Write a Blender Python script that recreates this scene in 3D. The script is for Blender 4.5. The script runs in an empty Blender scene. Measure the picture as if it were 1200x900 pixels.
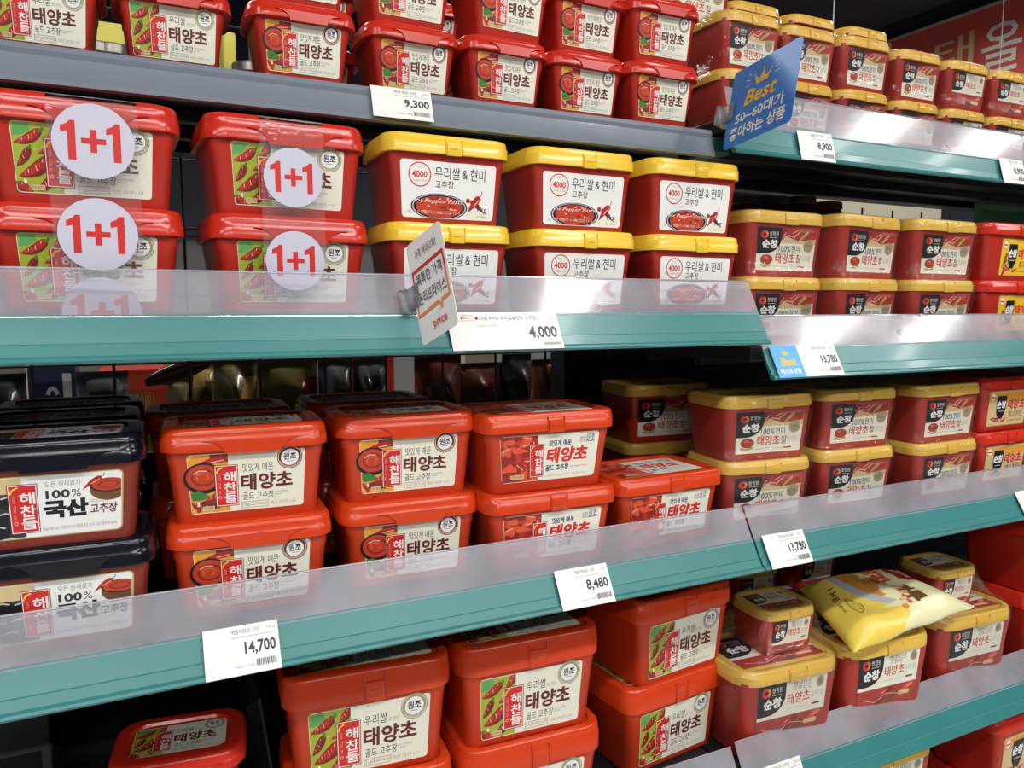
import bpy, bmesh, math, random
from mathutils import Vector, Matrix

random.seed(7)
S = bpy.context.scene
COL = S.collection
R = math.radians
CAMZ = 1.35

# ------------------------------------------------------------------ camera, world, lamps, exposure
cam_d = bpy.data.cameras.new('camera')
cam_d.sensor_width = 36.0
cam_d.lens = 27.0
cam_d.clip_start = 0.02
cam = bpy.data.objects.new('camera', cam_d)
COL.objects.link(cam)
PITCH, YAW = 5.7106, 26.0546
cam.location = (0, 0, CAMZ)
cam.rotation_euler = (R(90 - PITCH), 0, R(-YAW))
S.camera = cam

S.view_settings.view_transform = 'Standard'
S.view_settings.look = 'None'
S.view_settings.exposure = 0.0
S.view_settings.gamma = 1.0
S.view_settings.use_curve_mapping = False

w = bpy.data.worlds.new('world')
S.world = w
w.use_nodes = True
w.node_tree.nodes['Background'].inputs[0].default_value = (0.93, 0.96, 1.0, 1)
w.node_tree.nodes['Background'].inputs[1].default_value = 0.17


def lamp(name, loc, sx, sy, power, rot=(0, 0, 0), color=(1, 0.98, 0.95)):
    d = bpy.data.lights.new(name, 'AREA')
    d.shape = 'RECTANGLE'
    d.size, d.size_y = sx, sy
    d.energy = power
    d.color = color
    o = bpy.data.objects.new(name, d)
    o.location = loc
    o.rotation_euler = rot
    COL.objects.link(o)
    return o


# fluorescent tubes over the shopping aisle and the aisle behind the shelves, plus a banner fill
for x in (1.54, 3.10, 3.87):
    lamp('ceiling_or_fill_lamp', (x, -0.78, 2.95), 0.13, 1.1, 17)
for x in (-2.2, -0.6, 0.9):
    lamp('ceiling_or_fill_lamp', (x, -0.95, 2.95), 1.25, 0.12, 26)
for x in (-2.0, -0.4, 1.2, 2.8):
    lamp('ceiling_or_fill_lamp', (x, -2.6, 2.95), 1.25, 0.12, 32)
lamp('ceiling_or_fill_lamp', (0.2, 1.9, 2.6), 2.4, 0.12, 24)
lamp('ceiling_or_fill_lamp', (3.1, 2.3, 2.95), 0.25, 1.8, 55)  # added lamp that brightens the red banner, no known store light


# camera geometry, used to turn a measured direction into a point at a chosen depth
_p, _y = R(PITCH), R(YAW)
_fw = Vector((math.sin(_y) * math.cos(_p), math.cos(_y) * math.cos(_p), -math.sin(_p)))
_rt = Vector((math.cos(_y), -math.sin(_y), 0))
_up = _rt.cross(_fw)


def ray(x, y):
    return _fw * 900 + _rt * (x - 600) + _up * (450 - y)


def at(x, y, Y):
    r = ray(x, y)
    return r * (Y / r.y) + Vector((0, 0, CAMZ))


def atz(x, y, Z):
    r = ray(x, y)
    return r * ((Z - CAMZ) / r.z) + Vector((0, 0, CAMZ))


# ------------------------------------------------------------------ materials
MATS = {}


def mat(name, col, rough=0.4, spec=0.5, noise=0.06, nscale=30, metal=0.0, coat=0.0, emit=0.0, bump=0.0, bscale=200, sub=0.0):
    if name in MATS:
        return MATS[name]
    m = bpy.data.materials.new(name)
    m.use_nodes = True
    nt = m.node_tree
    b = nt.nodes['Principled BSDF']
    tc = nt.nodes.new('ShaderNodeTexCoord')
    if noise > 0:
        n = nt.nodes.new('ShaderNodeTexNoise')
        n.inputs['Scale'].default_value = nscale
        n.inputs['Detail'].default_value = 3
        nt.links.new(tc.outputs['Object'], n.inputs['Vector'])
        mx = nt.nodes.new('ShaderNodeMix')
        mx.data_type = 'RGBA'
        mx.inputs['A'].default_value = tuple(c * (1 - noise) for c in col) + (1,)
        mx.inputs['B'].default_value = tuple(min(1, c * (1 + noise)) for c in col) + (1,)
        nt.links.new(n.outputs['Fac'], mx.inputs['Factor'])
        nt.links.new(mx.outputs['Result'], b.inputs['Base Color'])
    else:
        b.inputs['Base Color'].default_value = tuple(col) + (1,)
    b.inputs['Roughness'].default_value = rough
    b.inputs['Specular IOR Level'].default_value = spec
    b.inputs['Metallic'].default_value = metal
    b.inputs['Coat Weight'].default_value = coat
    b.inputs['Coat Roughness'].default_value = 0.08
    if sub > 0:
        b.inputs['Subsurface Weight'].default_value = sub
        b.inputs['Subsurface Radius'].default_value = (0.01, 0.003, 0.002)
    if bump > 0:
        n2 = nt.nodes.new('ShaderNodeTexNoise')
        n2.inputs['Scale'].default_value = bscale
        nt.links.new(tc.outputs['Object'], n2.inputs['Vector'])
        bp = nt.nodes.new('ShaderNodeBump')
        bp.inputs['Strength'].default_value = bump
        bp.inputs['Distance'].default_value = 0.002
        nt.links.new(n2.outputs['Fac'], bp.inputs['Height'])
        nt.links.new(bp.outputs['Normal'], b.inputs['Normal'])
    MATS[name] = m
    return m


def clear_mat(name, tint, trans, gloss_rough, diff=0.0, diffcol=(0.8, 0.8, 0.85), fres=1.45, bump=0.0, bscale=60, stretch=(1, 1, 1), glossmin=0.0, fk=1.0):
    """clear plastic: see-through, with a sharp sheen and, where worn, a milky share"""
    m = bpy.data.materials.new(name)
    m.use_nodes = True
    nt = m.node_tree
    nt.nodes.remove(nt.nodes['Principled BSDF'])
    out = nt.nodes['Material Output']
    tr = nt.nodes.new('ShaderNodeBsdfTransparent')
    tr.inputs[0].default_value = tuple(tint) + (1,)
    df = nt.nodes.new('ShaderNodeBsdfDiffuse')
    df.inputs[0].default_value = tuple(diffcol) + (1,)
    gl = nt.nodes.new('ShaderNodeBsdfGlossy')
    gl.inputs['Roughness'].default_value = gloss_rough
    m1 = nt.nodes.new('ShaderNodeMixShader')
    nt.links.new(tr.outputs[0], m1.inputs[1])
    nt.links.new(df.outputs[0], m1.inputs[2])
    m2 = nt.nodes.new('ShaderNodeMixShader')
    fr = nt.nodes.new('ShaderNodeFresnel')
    fr.inputs['IOR'].default_value = fres
    add = nt.nodes.new('ShaderNodeMath')
    add.operation = 'MULTIPLY_ADD'
    add.use_clamp = True
    add.inputs[1].default_value = fk
    add.inputs[2].default_value = glossmin
    nt.links.new(fr.outputs[0], add.inputs[0])
    nt.links.new(add.outputs[0], m2.inputs[0])
    nt.links.new(m1.outputs[0], m2.inputs[1])
    nt.links.new(gl.outputs[0], m2.inputs[2])
    nt.links.new(m2.outputs[0], out.inputs[0])
    tc = nt.nodes.new('ShaderNodeTexCoord')
    mp = nt.nodes.new('ShaderNodeMapping')
    mp.inputs['Scale'].default_value = stretch
    nt.links.new(tc.outputs['Object'], mp.inputs[0])
    n = nt.nodes.new('ShaderNodeTexNoise')
    n.inputs['Scale'].default_value = bscale
    n.inputs['Detail'].default_value = 2
    nt.links.new(mp.outputs[0], n.inputs['Vector'])
    if diff > 0:                                  # uneven milky wear
        mr = nt.nodes.new('ShaderNodeMapRange')
        mr.inputs['From Min'].default_value = 0.3
        mr.inputs['From Max'].default_value = 0.7
        mr.inputs['To Min'].default_value = diff * 0.8
        mr.inputs['To Max'].default_value = min(1, diff * 1.2)
        nt.links.new(n.outputs['Fac'], mr.inputs['Value'])
        nt.links.new(mr.outputs[0], m1.inputs[0])
    else:
        m1.inputs[0].default_value = 0
    if bump > 0:
        bp = nt.nodes.new('ShaderNodeBump')
        bp.inputs['Strength'].default_value = bump
        bp.inputs['Distance'].default_value = 0.003
        nt.links.new(n.outputs['Fac'], bp.inputs['Height'])
        nt.links.new(bp.outputs['Normal'], gl.inputs['Normal'])
        nt.links.new(bp.outputs['Normal'], fr.inputs['Normal'])
    return m


RED = mat('red_plastic', (0.58, 0.028, 0.013), 0.20, nscale=12, noise=0.05)
REDB = mat('red_tub_plastic', (0.50, 0.026, 0.014), 0.34, nscale=12, noise=0.06)
ORED = mat('orange_red_plastic', (0.63, 0.050, 0.009), 0.22, nscale=12, noise=0.05)
OREDB = mat('orange_red_tub_plastic', (0.57, 0.046, 0.010), 0.36, nscale=12, noise=0.05)
DRED = mat('deep_red_tub_plastic', (0.42, 0.030, 0.018), 0.30, nscale=12, noise=0.07)
BROWN = mat('brown_red_tub_plastic', (0.25, 0.030, 0.018), 0.32, nscale=12, noise=0.06)
NAVYP = mat('navy_black_plastic', (0.004, 0.005, 0.011), 0.16, nscale=12, noise=0.1)
YEL = mat('yellow_plastic', (0.88, 0.57, 0.045), 0.22, nscale=12, noise=0.05)
GOLDL = mat('golden_plastic', (0.72, 0.46, 0.075), 0.28, nscale=12, noise=0.08)
GOLDT = mat('light_gold_plastic', (0.76, 0.46, 0.06), 0.3, nscale=12, noise=0.08)
FILM = clear_mat('shrink_film', (0.985, 0.98, 0.985), 1, 0.09, 0.014, (0.8, 0.74, 0.74), 1.4, bump=0.9, bscale=70, fk=.30, glossmin=.012)
TAPE = clear_mat('clear_tape', (0.95, 0.94, 0.96), 1, 0.08, 0.07, (0.9, 0.85, 0.88), 1.35, bump=0.6, bscale=55)
GUARD = clear_mat('scratched_clear_plastic', (0.93, 0.92, 0.97), 1, 0.13, 0.36, (0.74, 0.73, 0.82), 1.5, bump=0.12, bscale=14, stretch=(1, 1, 1), glossmin=0.06)
CLIP = clear_mat('clip_plastic', (0.9, 0.92, 0.93), 1, 0.1, 0.18, (0.85, 0.87, 0.9), 1.4)
TEAL = mat('teal_strip_plastic', (0.040, 0.215, 0.215), 0.30, noise=0.10, nscale=9, coat=0.15)
GREYM = mat('grey_painted_metal', (0.18, 0.21, 0.26), 0.35, noise=0.06, nscale=25, coat=0.2)
DARKM = mat('black_painted_metal', (0.012, 0.014, 0.018), 0.45, noise=0.15)
DGREEN = mat('dark_green_plastic', (0.01, 0.07, 0.05), 0.35)

INK = {}
for k, c in dict(
        cream=(0.80, 0.79, 0.66), white=(0.84, 0.84, 0.82), red=(0.62, 0.025, 0.022), brand=(0.60, 0.022, 0.018), maroon=(0.12, 0.016, 0.014),
        dark=(0.035, 0.035, 0.04), black=(0.008, 0.009, 0.012), grey=(0.30, 0.29, 0.27), lgrey=(0.55, 0.54, 0.5), green=(0.36, 0.42, 0.035),
        olive=(0.33, 0.31, 0.16), leaf=(0.05, 0.19, 0.035), pepper=(0.42, 0.022, 0.014), dpepper=(0.20, 0.014, 0.012), pink=(0.80, 0.42, 0.33),
        yellow=(0.82, 0.50, 0.03), paste=(0.50, 0.05, 0.02), dpaste=(0.30, 0.02, 0.01), navy=(0.015, 0.03, 0.14), gold=(0.50, 0.37, 0.10),
        tan=(0.66, 0.50, 0.26), taupe=(0.28, 0.22, 0.13), photo=(0.36, 0.045, 0.03), brown=(0.16, 0.07, 0.03), blue=(0.010, 0.19, 0.60),
        lblue=(0.10, 0.42, 0.78), orange=(0.82, 0.24, 0.05), lav=(0.60, 0.58, 0.69), ored=(0.72, 0.09, 0.03), amber=(0.75, 0.33, 0.04),
        ltext=(0.62, 0.50, 0.34), wine=(0.28, 0.02, 0.02), lgreen=(0.12, 0.36, 0.10)).items():
    INK[k] = mat('ink_' + k, c, 0.38, noise=0.04, nscale=60)

# ------------------------------------------------------------------ object helpers


def props(o, label=None, cat=None, group=None, kind=None):
    if label:
        o['label'] = label
    if cat:
        o['category'] = cat
    if group:
        o['group'] = group
    if kind:
        o['kind'] = kind
    return o


def empty(name, loc=(0, 0, 0), rz=0.0):
    o = bpy.data.objects.new(name, None)
    o.empty_display_size = 0.02
    o.location = loc
    o.rotation_euler = (0, 0, rz)
    COL.objects.link(o)
    return o


def mesh_obj(name, bm, mats, parent=None, smooth=True, angle=38):
    if smooth:
        bm.normal_update()
        for f in bm.faces:
            f.smooth = True
        for e in bm.edges:
            if len(e.link_faces) == 2 and e.calc_face_angle(0) > R(angle):
                e.smooth = False
    me = bpy.data.meshes.new(name)
    bm.to_mesh(me)
    bm.free()
    for m in (mats if isinstance(mats, (list, tuple)) else [mats]):
        me.materials.append(m)
    o = bpy.data.objects.new(name, me)
    COL.objects.link(o)
    if parent:
        o.parent = parent
    return o


def copy_tree(o, parent=None):
    c = o.copy()
    COL.objects.link(c)
    c.parent = parent
    for ch in list(o.children):
        copy_tree(ch, c)
    return c


def rrect(wd, dp, r, z, n=6, cx=0.0, cy=0.0):
    pts = []
    r = min(r, wd / 2 - 1e-4, dp / 2 - 1e-4)
    for sx, sy, a0 in ((1, 1, 0), (-1, 1, 90), (-1, -1, 180), (1, -1, 270)):
        for i in range(n + 1):
            a = R(a0 + 90 * i / n)
            pts.append((cx + sx * (wd / 2 - r) + r * math.cos(a), cy + sy * (dp / 2 - r) + r * math.sin(a), z))
    return pts


def loft(bm, rings, cap0=True, cap1=True, mi=0):
    rows = [[bm.verts.new(p) for p in ring] for ring in rings]
    n = len(rows[0])
    for a, b in zip(rows, rows[1:]):
        for i in range(n):
            f = bm.faces.new((a[i], a[(i + 1) % n], b[(i + 1) % n], b[i]))
            f.material_index = mi
    if cap0:
        bm.faces.new(rows[0][::-1]).material_index = mi
    if cap1:
        bm.faces.new(rows[-1]).material_index = mi
    return rows


def box(bm, x0, x1, y0, y1, z0, z1, bev=0.0, mi=0):
    r = bmesh.ops.create_cube(bm, size=1)
    for v in r['verts']:
        v.co = Vector(((x0 + x1) / 2 + v.co.x * (x1 - x0), (y0 + y1) / 2 + v.co.y * (y1 - y0), (z0 + z1) / 2 + v.co.z * (z1 - z0)))
    fs = set(f for v in r['verts'] for f in v.link_faces)
    for f in fs:
        f.material_index = mi
    if bev > 0:
        es = list(set(e for f in fs for e in f.edges))
        bmesh.ops.bevel(bm, geom=es, offset=bev, segments=2, affect='EDGES', profile=0.5)


def tube(bm, p0, p1, r, n=8, mi=0):
    p0, p1 = Vector(p0), Vector(p1)
    d = (p1 - p0).normalized()
    a = d.orthogonal().normalized()
    b = d.cross(a)
    rows = []
    for p in (p0, p1):
        rows.append([bm.verts.new(p + a * r * math.cos(2 * math.pi * i / n) + b * r * math.sin(2 * math.pi * i / n)) for i in range(n)])
    for i in range(n):
        bm.faces.new((rows[0][i], rows[0][(i + 1) % n], rows[1][(i + 1) % n], rows[1][i])).material_index = mi
    bm.faces.new(rows[0][::-1]).material_index = mi
    bm.faces.new(rows[1]).material_index = mi


# ------------------------------------------------------------------ printed matter (flat ink shapes on a face)
_glyphs = {}
_curve = bpy.data.curves.new('lettering', 'FONT')
_curve.resolution_u = 2
_tobj = bpy.data.objects.new('lettering', _curve)
COL.objects.link(_tobj)


def glyphs(s, off=0.0, shear=0.0):
    k = (s, off, shear)
    if k not in _glyphs:
        _curve.body = s
        _curve.offset = off
        _curve.shear = shear
        bpy.context.view_layer.update()
        dg = bpy.context.evaluated_depsgraph_get()
        me = bpy.data.meshes.new_from_object(_tobj.evaluated_get(dg))
        vs = [(v.co.x, v.co.y) for v in me.vertices]
        fs = [tuple(p.vertices) for p in me.polygons]
        bpy.data.meshes.remove(me)
        xs = [v[0] for v in vs]
        ys = [v[1] for v in vs]
        _glyphs[k] = (vs, fs, min(xs), max(xs), min(ys), max(ys))
    return _glyphs[k]


class Print:
    """collects ink shapes given in (u, v) on a face; fmap turns (u, v, level) into a point"""

    def __init__(self, fmap):
        self.f = fmap
        self.v, self.p, self.mi, self.ink = [], [], [], []

    def idx(self, ink):
        if ink not in self.ink:
            self.ink.append(ink)
        return self.ink.index(ink)

    def raw(self, vs, fs, ink, lv):
        b = len(self.v)
        self.v += [self.f(u, v, lv) for u, v in vs]
        m = self.idx(ink)
        for f in fs:
            self.p.append(tuple(b + i for i in f))
            self.mi.append(m)

    def poly(self, pts, ink, lv=1):
        self.raw(pts, [tuple(range(len(pts)))], ink, lv)

    def rect(self, x0, y0, x1, y1, ink, lv=1, r=0.0, n=4, corners=(1, 1, 1, 1)):
        if r <= 0:
            return self.poly([(x0, y0), (x1, y0), (x1, y1), (x0, y1)], ink, lv)
        pts = []
        for (cx, cy, a0), on in zip(((x1 - r, y1 - r, 0), (x0 + r, y1 - r, 90), (x0 + r, y0 + r, 180), (x1 - r, y0 + r, 270)), corners):
            if on:
                pts += [(cx + r * math.cos(R(a0 + 90 * i / n)), cy + r * math.sin(R(a0 + 90 * i / n))) for i in range(n + 1)]
            else:
                sx = 1 if a0 in (0, 270) else -1
                sy = 1 if a0 in (0, 90) else -1
                pts.append((cx + sx * r, cy + sy * r))
        self.poly(pts, ink, lv)

    def frame(self, x0, y0, x1, y1, t, ink, lv):
        self.rect(x0, y0, x1, y0 + t, ink, lv)
        self.rect(x0, y1 - t, x1, y1, ink, lv)
        self.rect(x0, y0 + t, x0 + t, y1 - t, ink, lv)
        self.rect(x1 - t, y0 + t, x1, y1 - t, ink, lv)

    def ell(self, cx, cy, rx, ry, ink, lv=1, n=26, a0=0, a1=360):
        pts = [(cx + rx * math.cos(R(a0 + (a1 - a0) * i / n)), cy + ry * math.sin(R(a0 + (a1 - a0) * i / n))) for i in range(n if a1 - a0 == 360 else n + 1)]
        self.poly(pts, ink, lv)

    def ring(self, cx, cy, rx, ry, t, ink, lv=1, n=28, a0=0, a1=360):
        vs, fs = [], []
        for i in range(n + 1):
            a = R(a0 + (a1 - a0) * i / n)
            vs += [(cx + rx * math.cos(a), cy + ry * math.sin(a)), (cx + (rx - t) * math.cos(a), cy + (ry - t) * math.sin(a))]
        for i in range(n):
            fs.append((2 * i, 2 * i + 1, 2 * i + 3, 2 * i + 2))
        self.raw(vs, fs, ink, lv)

    def line(self, pts, t, ink, lv=1, taper=False):
        vs, fs = [], []
        n = len(pts)
        for i, (x, y) in enumerate(pts):
            x0, y0 = pts[max(0, i - 1)]
            x1, y1 = pts[min(n - 1, i + 1)]
            dx, dy = x1 - x0, y1 - y0
            L = math.hypot(dx, dy) or 1
            k = t / 2 * ((1 - 0.85 * i / (n - 1)) if taper else 1)
            vs += [(x - dy / L * k, y + dx / L * k), (x + dy / L * k, y - dx / L * k)]
        for i in range(n - 1):
            fs.append((2 * i, 2 * i + 1, 2 * i + 3, 2 * i + 2))
        self.raw(vs, fs, ink, lv)

    def text(self, s, x0, y0, x1, y1, ink, lv=3, off=0.0, shear=0.0):
        vs, fs, ax, bx, ay, by = glyphs(s, off, shear)
        sx, sy = (x1 - x0) / (bx - ax), (y1 - y0) / (by - ay)
        self.raw([(x0 + (x - ax) * sx, y0 + (y - ay) * sy) for x, y in vs], fs, ink, lv)

    def vtext(self, s, x0, y0, x1, y1, ink, lv=3, off=0.0, gap=0.06):
        h = (y1 - y0) / len(s)
        for i, ch in enumerate(s):
            if ch != ' ':
                self.text(ch, x0, y1 - (i + 1) * h + gap * h, x1, y1 - i * h - gap * h, ink, lv, off)

    def pepper(self, x, y, L, wd, ang, bend=0.3, ink='pepper', lv=2, hl='pink', stem='leaf', clip=None):
        n = 9
        ca, sa = math.cos(R(ang)), math.sin(R(ang))
        prof = [0.55, 0.95, 1, 0.97, 0.9, 0.78, 0.62, 0.44, 0.24, 0.03]
        up, dn, mid = [], [], []
        for i in range(n + 1):
            t = i / n
            cx, cy = t * L, bend * L * (t * t - t * 0.3)
            k = wd / 2 * prof[i]
            up.append((cx, cy + k))
            dn.append((cx, cy - k))
            mid.append((cx, cy + k * 0.45))
        tf = lambda p: (x + p[0] * ca - p[1] * sa, y + p[0] * sa + p[1] * ca)
        cl = (lambda p: (min(max(p[0], clip[0]), clip[2]), min(max(p[1], clip[1]), clip[3]))) if clip else (lambda p: p)
        vs, fs = [], []
        for a, b in zip(up, dn):
            vs += [cl(tf(a)), cl(tf(b))]
        for i in range(n):
            fs.append((2 * i, 2 * i + 1, 2 * i + 3, 2 * i + 2))
        self.raw(vs, fs, ink, lv)
        if hl:
            self.line([cl(tf(m)) for m in mid[1:6]], wd * 0.16, hl, lv + 0.5)
        if stem:
            self.line([cl(tf(q)) for q in ((-0.16 * L, 0.06 * L), (-0.07 * L, 0.01 * L), (0.03 * L, 0))], wd * 0.35, stem, lv + 0.5)

    def bowl(self, cx, cy, rx, ry, rim='black', lv=2, inner='paste'):
        self.ell(cx, cy, rx, ry, rim, lv)
        self.ell(cx, cy + ry * 0.06, rx * 0.86, ry * 0.82, inner, lv + 0.4)
        self.ring(cx, cy + ry * 0.06, rx * 0.62, ry * 0.56, rx * 0.12, 'dpaste', lv + 0.8, a0=20, a1=330)
        self.ring(cx - rx * 0.05, cy + ry * 0.08, rx * 0.34, ry * 0.30, rx * 0.10, 'ored', lv + 0.8, a0=-60, a1=220)
        self.line([(cx - rx * 0.5, cy + ry * 0.3), (cx - rx * 0.2, cy + ry * 0.5), (cx + rx * 0.2, cy + ry * 0.45)], rx * 0.07, 'pink', lv + 0.9)

    def build(self, name, parent=None):
        me = bpy.data.meshes.new(name)
        me.from_pydata([tuple(q) for q in self.v], [], self.p)
        for k in self.ink:
            me.materials.append(INK[k])
        me.polygons.foreach_set('material_index', self.mi)
        me.update()
        o = bpy.data.objects.new(name, me)
        COL.objects.link(o)
        if parent:
            o.parent = parent
        return o


EPS = 0.00011


def box_map(x0, y0, x1, y1, f=None):
    """sub-frame: unit square -> given rectangle"""
    return lambda u, v: (x0 + u * (x1 - x0), y0 + v * (y1 - y0))


# ---- the printed designs; each draws into a rectangle w x h centred on 0,0
def stamp(P, x0, y0, x1, y1, lv=4):
    W, H = x1 - x0, y1 - y0
    P.rect(x0, y0, x1, y1, 'maroon', lv)
    P.rect(x0 + W * .03, y0 + H * .015, x1 - W * .03, y1 - H * .015, 'white', lv + .3)
    P.rect(x0 + W * .06, y0 + H * .03, x1 - W * .06, y1 - H * .03, 'brand', lv + .6)
    P.line([(x0 + W * .08, y0 + H * .80), (x0 + W * .16, y0 + H * .89), (x0 + W * .36, y0 + H * .945)], W * .07, 'yellow', lv + .9)
    P.vtext('해찬들', x0 + W * .38, y0 + H * .07, x0 + W * .90, y0 + H * .84, 'white', lv + 1.2, 0.02, gap=.04)
    P.vtext('자연과 시간을 담은', x0 + W * .14, y0 + H * .30, x0 + W * .25, y0 + H * .76, 'pink', lv + 1.2, gap=.08)
    P.ring(x0 + W * .195, y0 + H * .22, W * .075, W * .075, W * .03, 'pink', lv + 1.2, n=12)


def seal(P, cx, cy, rx, ry, ink, lv=3.7):
    P.ell(cx, cy, rx, ry, ink, lv, n=32)
    P.ring(cx, cy, rx * .93, ry * .93, rx * .04, 'cream', lv + .3)
    P.ell(cx, cy, rx * .70, ry * .70, 'white', lv + .3, n=28)
    P.ring(cx, cy, rx * .84, ry * .84, rx * .06, 'lgrey' if ink == 'olive' else 'pink', lv + .3, a0=200, a1=340)
    P.text('원조', cx - rx * .50, cy - ry * .22, cx + rx * .50, cy + ry * .40, 'dark', lv + .8, 0.025)
    P.line([(cx - rx * .26, cy - ry * .36), (cx + rx * .26, cy - ry * .36)], ry * .06, 'grey', lv + .8)


def chili(P, a, b, wd, c, lv, dark=False):
    """dried chilli from stalk end a to tip b: dark skin, lit flank, wrinkle marks"""
    cl = lambda p: (min(max(p[0], c[0]), c[2]), min(max(p[1], c[1]), c[3]))
    dx, dy = b[0] - a[0], b[1] - a[1]
    L = math.hypot(dx, dy)
    nx, ny = -dy / L, dx / L
    if ny < 0:
        nx, ny = -nx, -ny
    prof = [.50, .86, .98, 1, .95, .86, .72, .54, .30, .04]
    n = len(prof) - 1
    at_ = lambda t, k: cl((a[0] + dx * t + nx * k * wd / 2 + ny * 0, a[1] + dy * t + ny * k * wd / 2 - .10 * L * math.sin(math.pi * t)))
    for k0, k1, ink, dl in ((-1, 1, 'dpepper', 0), (-.35, .85, 'dpepper' if dark else 'pepper', .2)):
        vs, fs = [], []
        for i, p_ in enumerate(prof):
            vs += [at_(i / n, k1 * p_), at_(i / n, k0 * p_)]
        for i in range(n):
            fs.append((2 * i, 2 * i + 1, 2 * i + 3, 2 * i + 2))
        P.raw(vs, fs, ink, lv + dl)
    for i, t in enumerate((.14, .27, .38, .50, .62, .74)):
        P.line([at_(t, .62 - .1 * (i % 2)), at_(t + .06, .30 - .2 * (i % 3))], wd * .075, 'pink' if i % 2 == 0 else 'ored', lv + .3)
    P.line([at_(-.10, .15), at_(-.02, 0), at_(.06, 0)], wd * .28, 'leaf', lv + .3)


def pepper_photo(P, x0, y0, x1, y1, kind):
    W, H = x1 - x0, y1 - y0
    c = (x0, y0, x1, y1)
    q = lambda u, v: (x0 + u * W, y0 + v * H)
    if kind == 'G':
        P.rect(x0, y0, x1, y1, 'green', 1.4)
        P.poly([q(0, .80), q(.05, .98), q(.34, 1), q(.40, .90), q(.20, .82)], 'lgreen', 1.6)
        chili(P, q(.60, .90), q(.02, .70), H * .15, c, 2.0)
        chili(P, q(1.0, 1.0), q(.72, .80), H * .13, c, 1.8)
        chili(P, q(.92, .76), q(.50, .56), H * .11, c, 1.9)
        chili(P, q(.34, .64), q(.04, .36), H * .12, c, 1.9, dark=True)
        chili(P, q(.74, .50), q(.06, .22), H * .20, c, 2.4)
        chili(P, q(.80, .24), q(.40, .02), H * .15, c, 2.5)
        chili(P, q(.02, .12), q(.34, .0), H * .14, c, 2.2)
        for u, v in ((.2, .26), (.52, .38), (.44, .62), (.62, .66), (.30, .52)):
            P.ell(*q(u, v), W * .026, W * .026, 'yellow', 1.7, n=8)
    else:
        P.rect(x0, y0, x1, y1, 'amber', 1.4)
        P.rect(*q(.55, .86), *q(1, 1), 'dpepper', 1.6)
        P.pepper(*q(.98, .93), H * .5, W * .2, 188, .06, 'pepper', 1.8, clip=c)
        P.bowl(*q(.36, .60), W * .50, H * .27, 'black', 2)
        P.poly([q(.0, .36), q(.22, .40), q(.52, .27), q(.30, .22), q(.04, .22)], 'leaf', 2.6)
        chili(P, q(.86, .36), q(.34, .20), H * .14, c, 2.8)
        chili(P, q(.26, .10), q(.0, .20), H * .12, c, 2.7)
        P.pepper(*q(.66, .10), H * .34, W * .30, 165, .1, 'dpepper', 2.6, clip=c)
        P.pepper(*q(.98, .10), H * .18, W * .16, 140, .1, 'pepper', 2.6, 'yellow', clip=c)
        P.line([q(.4, .16), q(.7, .19), q(1, .12)], W * .05, 'brown', 3.2)
        P.poly([q(.0, .9), q(.2, 1.), q(.0, 1.)], 'yellow', 2.2)


def cj_label(P, w_, h, kind, weight, split=.355, title_ink='maroon'):
    x0, y0 = -w_ / 2, -h / 2
    q = lambda u, v: (x0 + u * w_, y0 + v * h)
    P.rect(*q(0, 0), *q(1, 1), 'cream', 1, r=h * .05)
    pepper_photo(P, *q(0.004, .012), *q(split - .02, .988), kind)
    P.rect(*q(split - .02, 0.001), *q(.9, .999), 'cream', 3.4)
    stamp(P, *q(.215, .095), *q(.415, .80), lv=4)
    # tasting tag in the photo corner
    P.rect(*q(.10, .04), *q(.20, .12), 'tan', 3.6)
    P.text('더욱 매운맛' if kind == 'S' else '보통 매운맛', *q(.108, .055), *q(.192, .105), 'brown', 3.9)
    P.ell(*q(.065, .075), w_ * .022, h * .06, 'pepper', 3.6, n=12)
    P.rect(*q(.056, .12), *q(.074, .19), 'white', 3.6)
    if kind == 'S':
        P.text('맛있게 매운', *q(.455, .655), *q(.72, .80), 'dark', 4)
        seal(P, *q(.865, .86), w_ * .112, h * .20, 'maroon')
    else:
        P.text('우리쌀', *q(.445, .665), *q(.635, .82), 'dark', 4)
        P.text('로 만든', *q(.645, .675), *q(.745, .735), 'grey', 4)
        seal(P, *q(.865, .84), w_ * .115, h * .20, 'olive')
    P.text('태양초', *q(.435, .335), *q(.895, .625), title_ink, 4, 0.035)
    P.text('골드 고추장', *q(.450, .175), *q(.725, .305), 'dark', 4, 0.005)
    P.text('HOT PEPPER', *q(.735, .255), *q(.86, .285), 'grey', 4)
    P.text('PASTE', *q(.735, .215), *q(.80, .243), 'grey', 4)
    P.text(weight, *q(.447, .055), *q(.665, .125), 'grey', 4)
    P.frame(*q(.437, .035), *q(.675, .145), h * .008, 'grey', 4)
    P.text('태양초 고춧가루 11.3 %', *q(.695, .06), *q(.93, .12), 'grey', 4)


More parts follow.
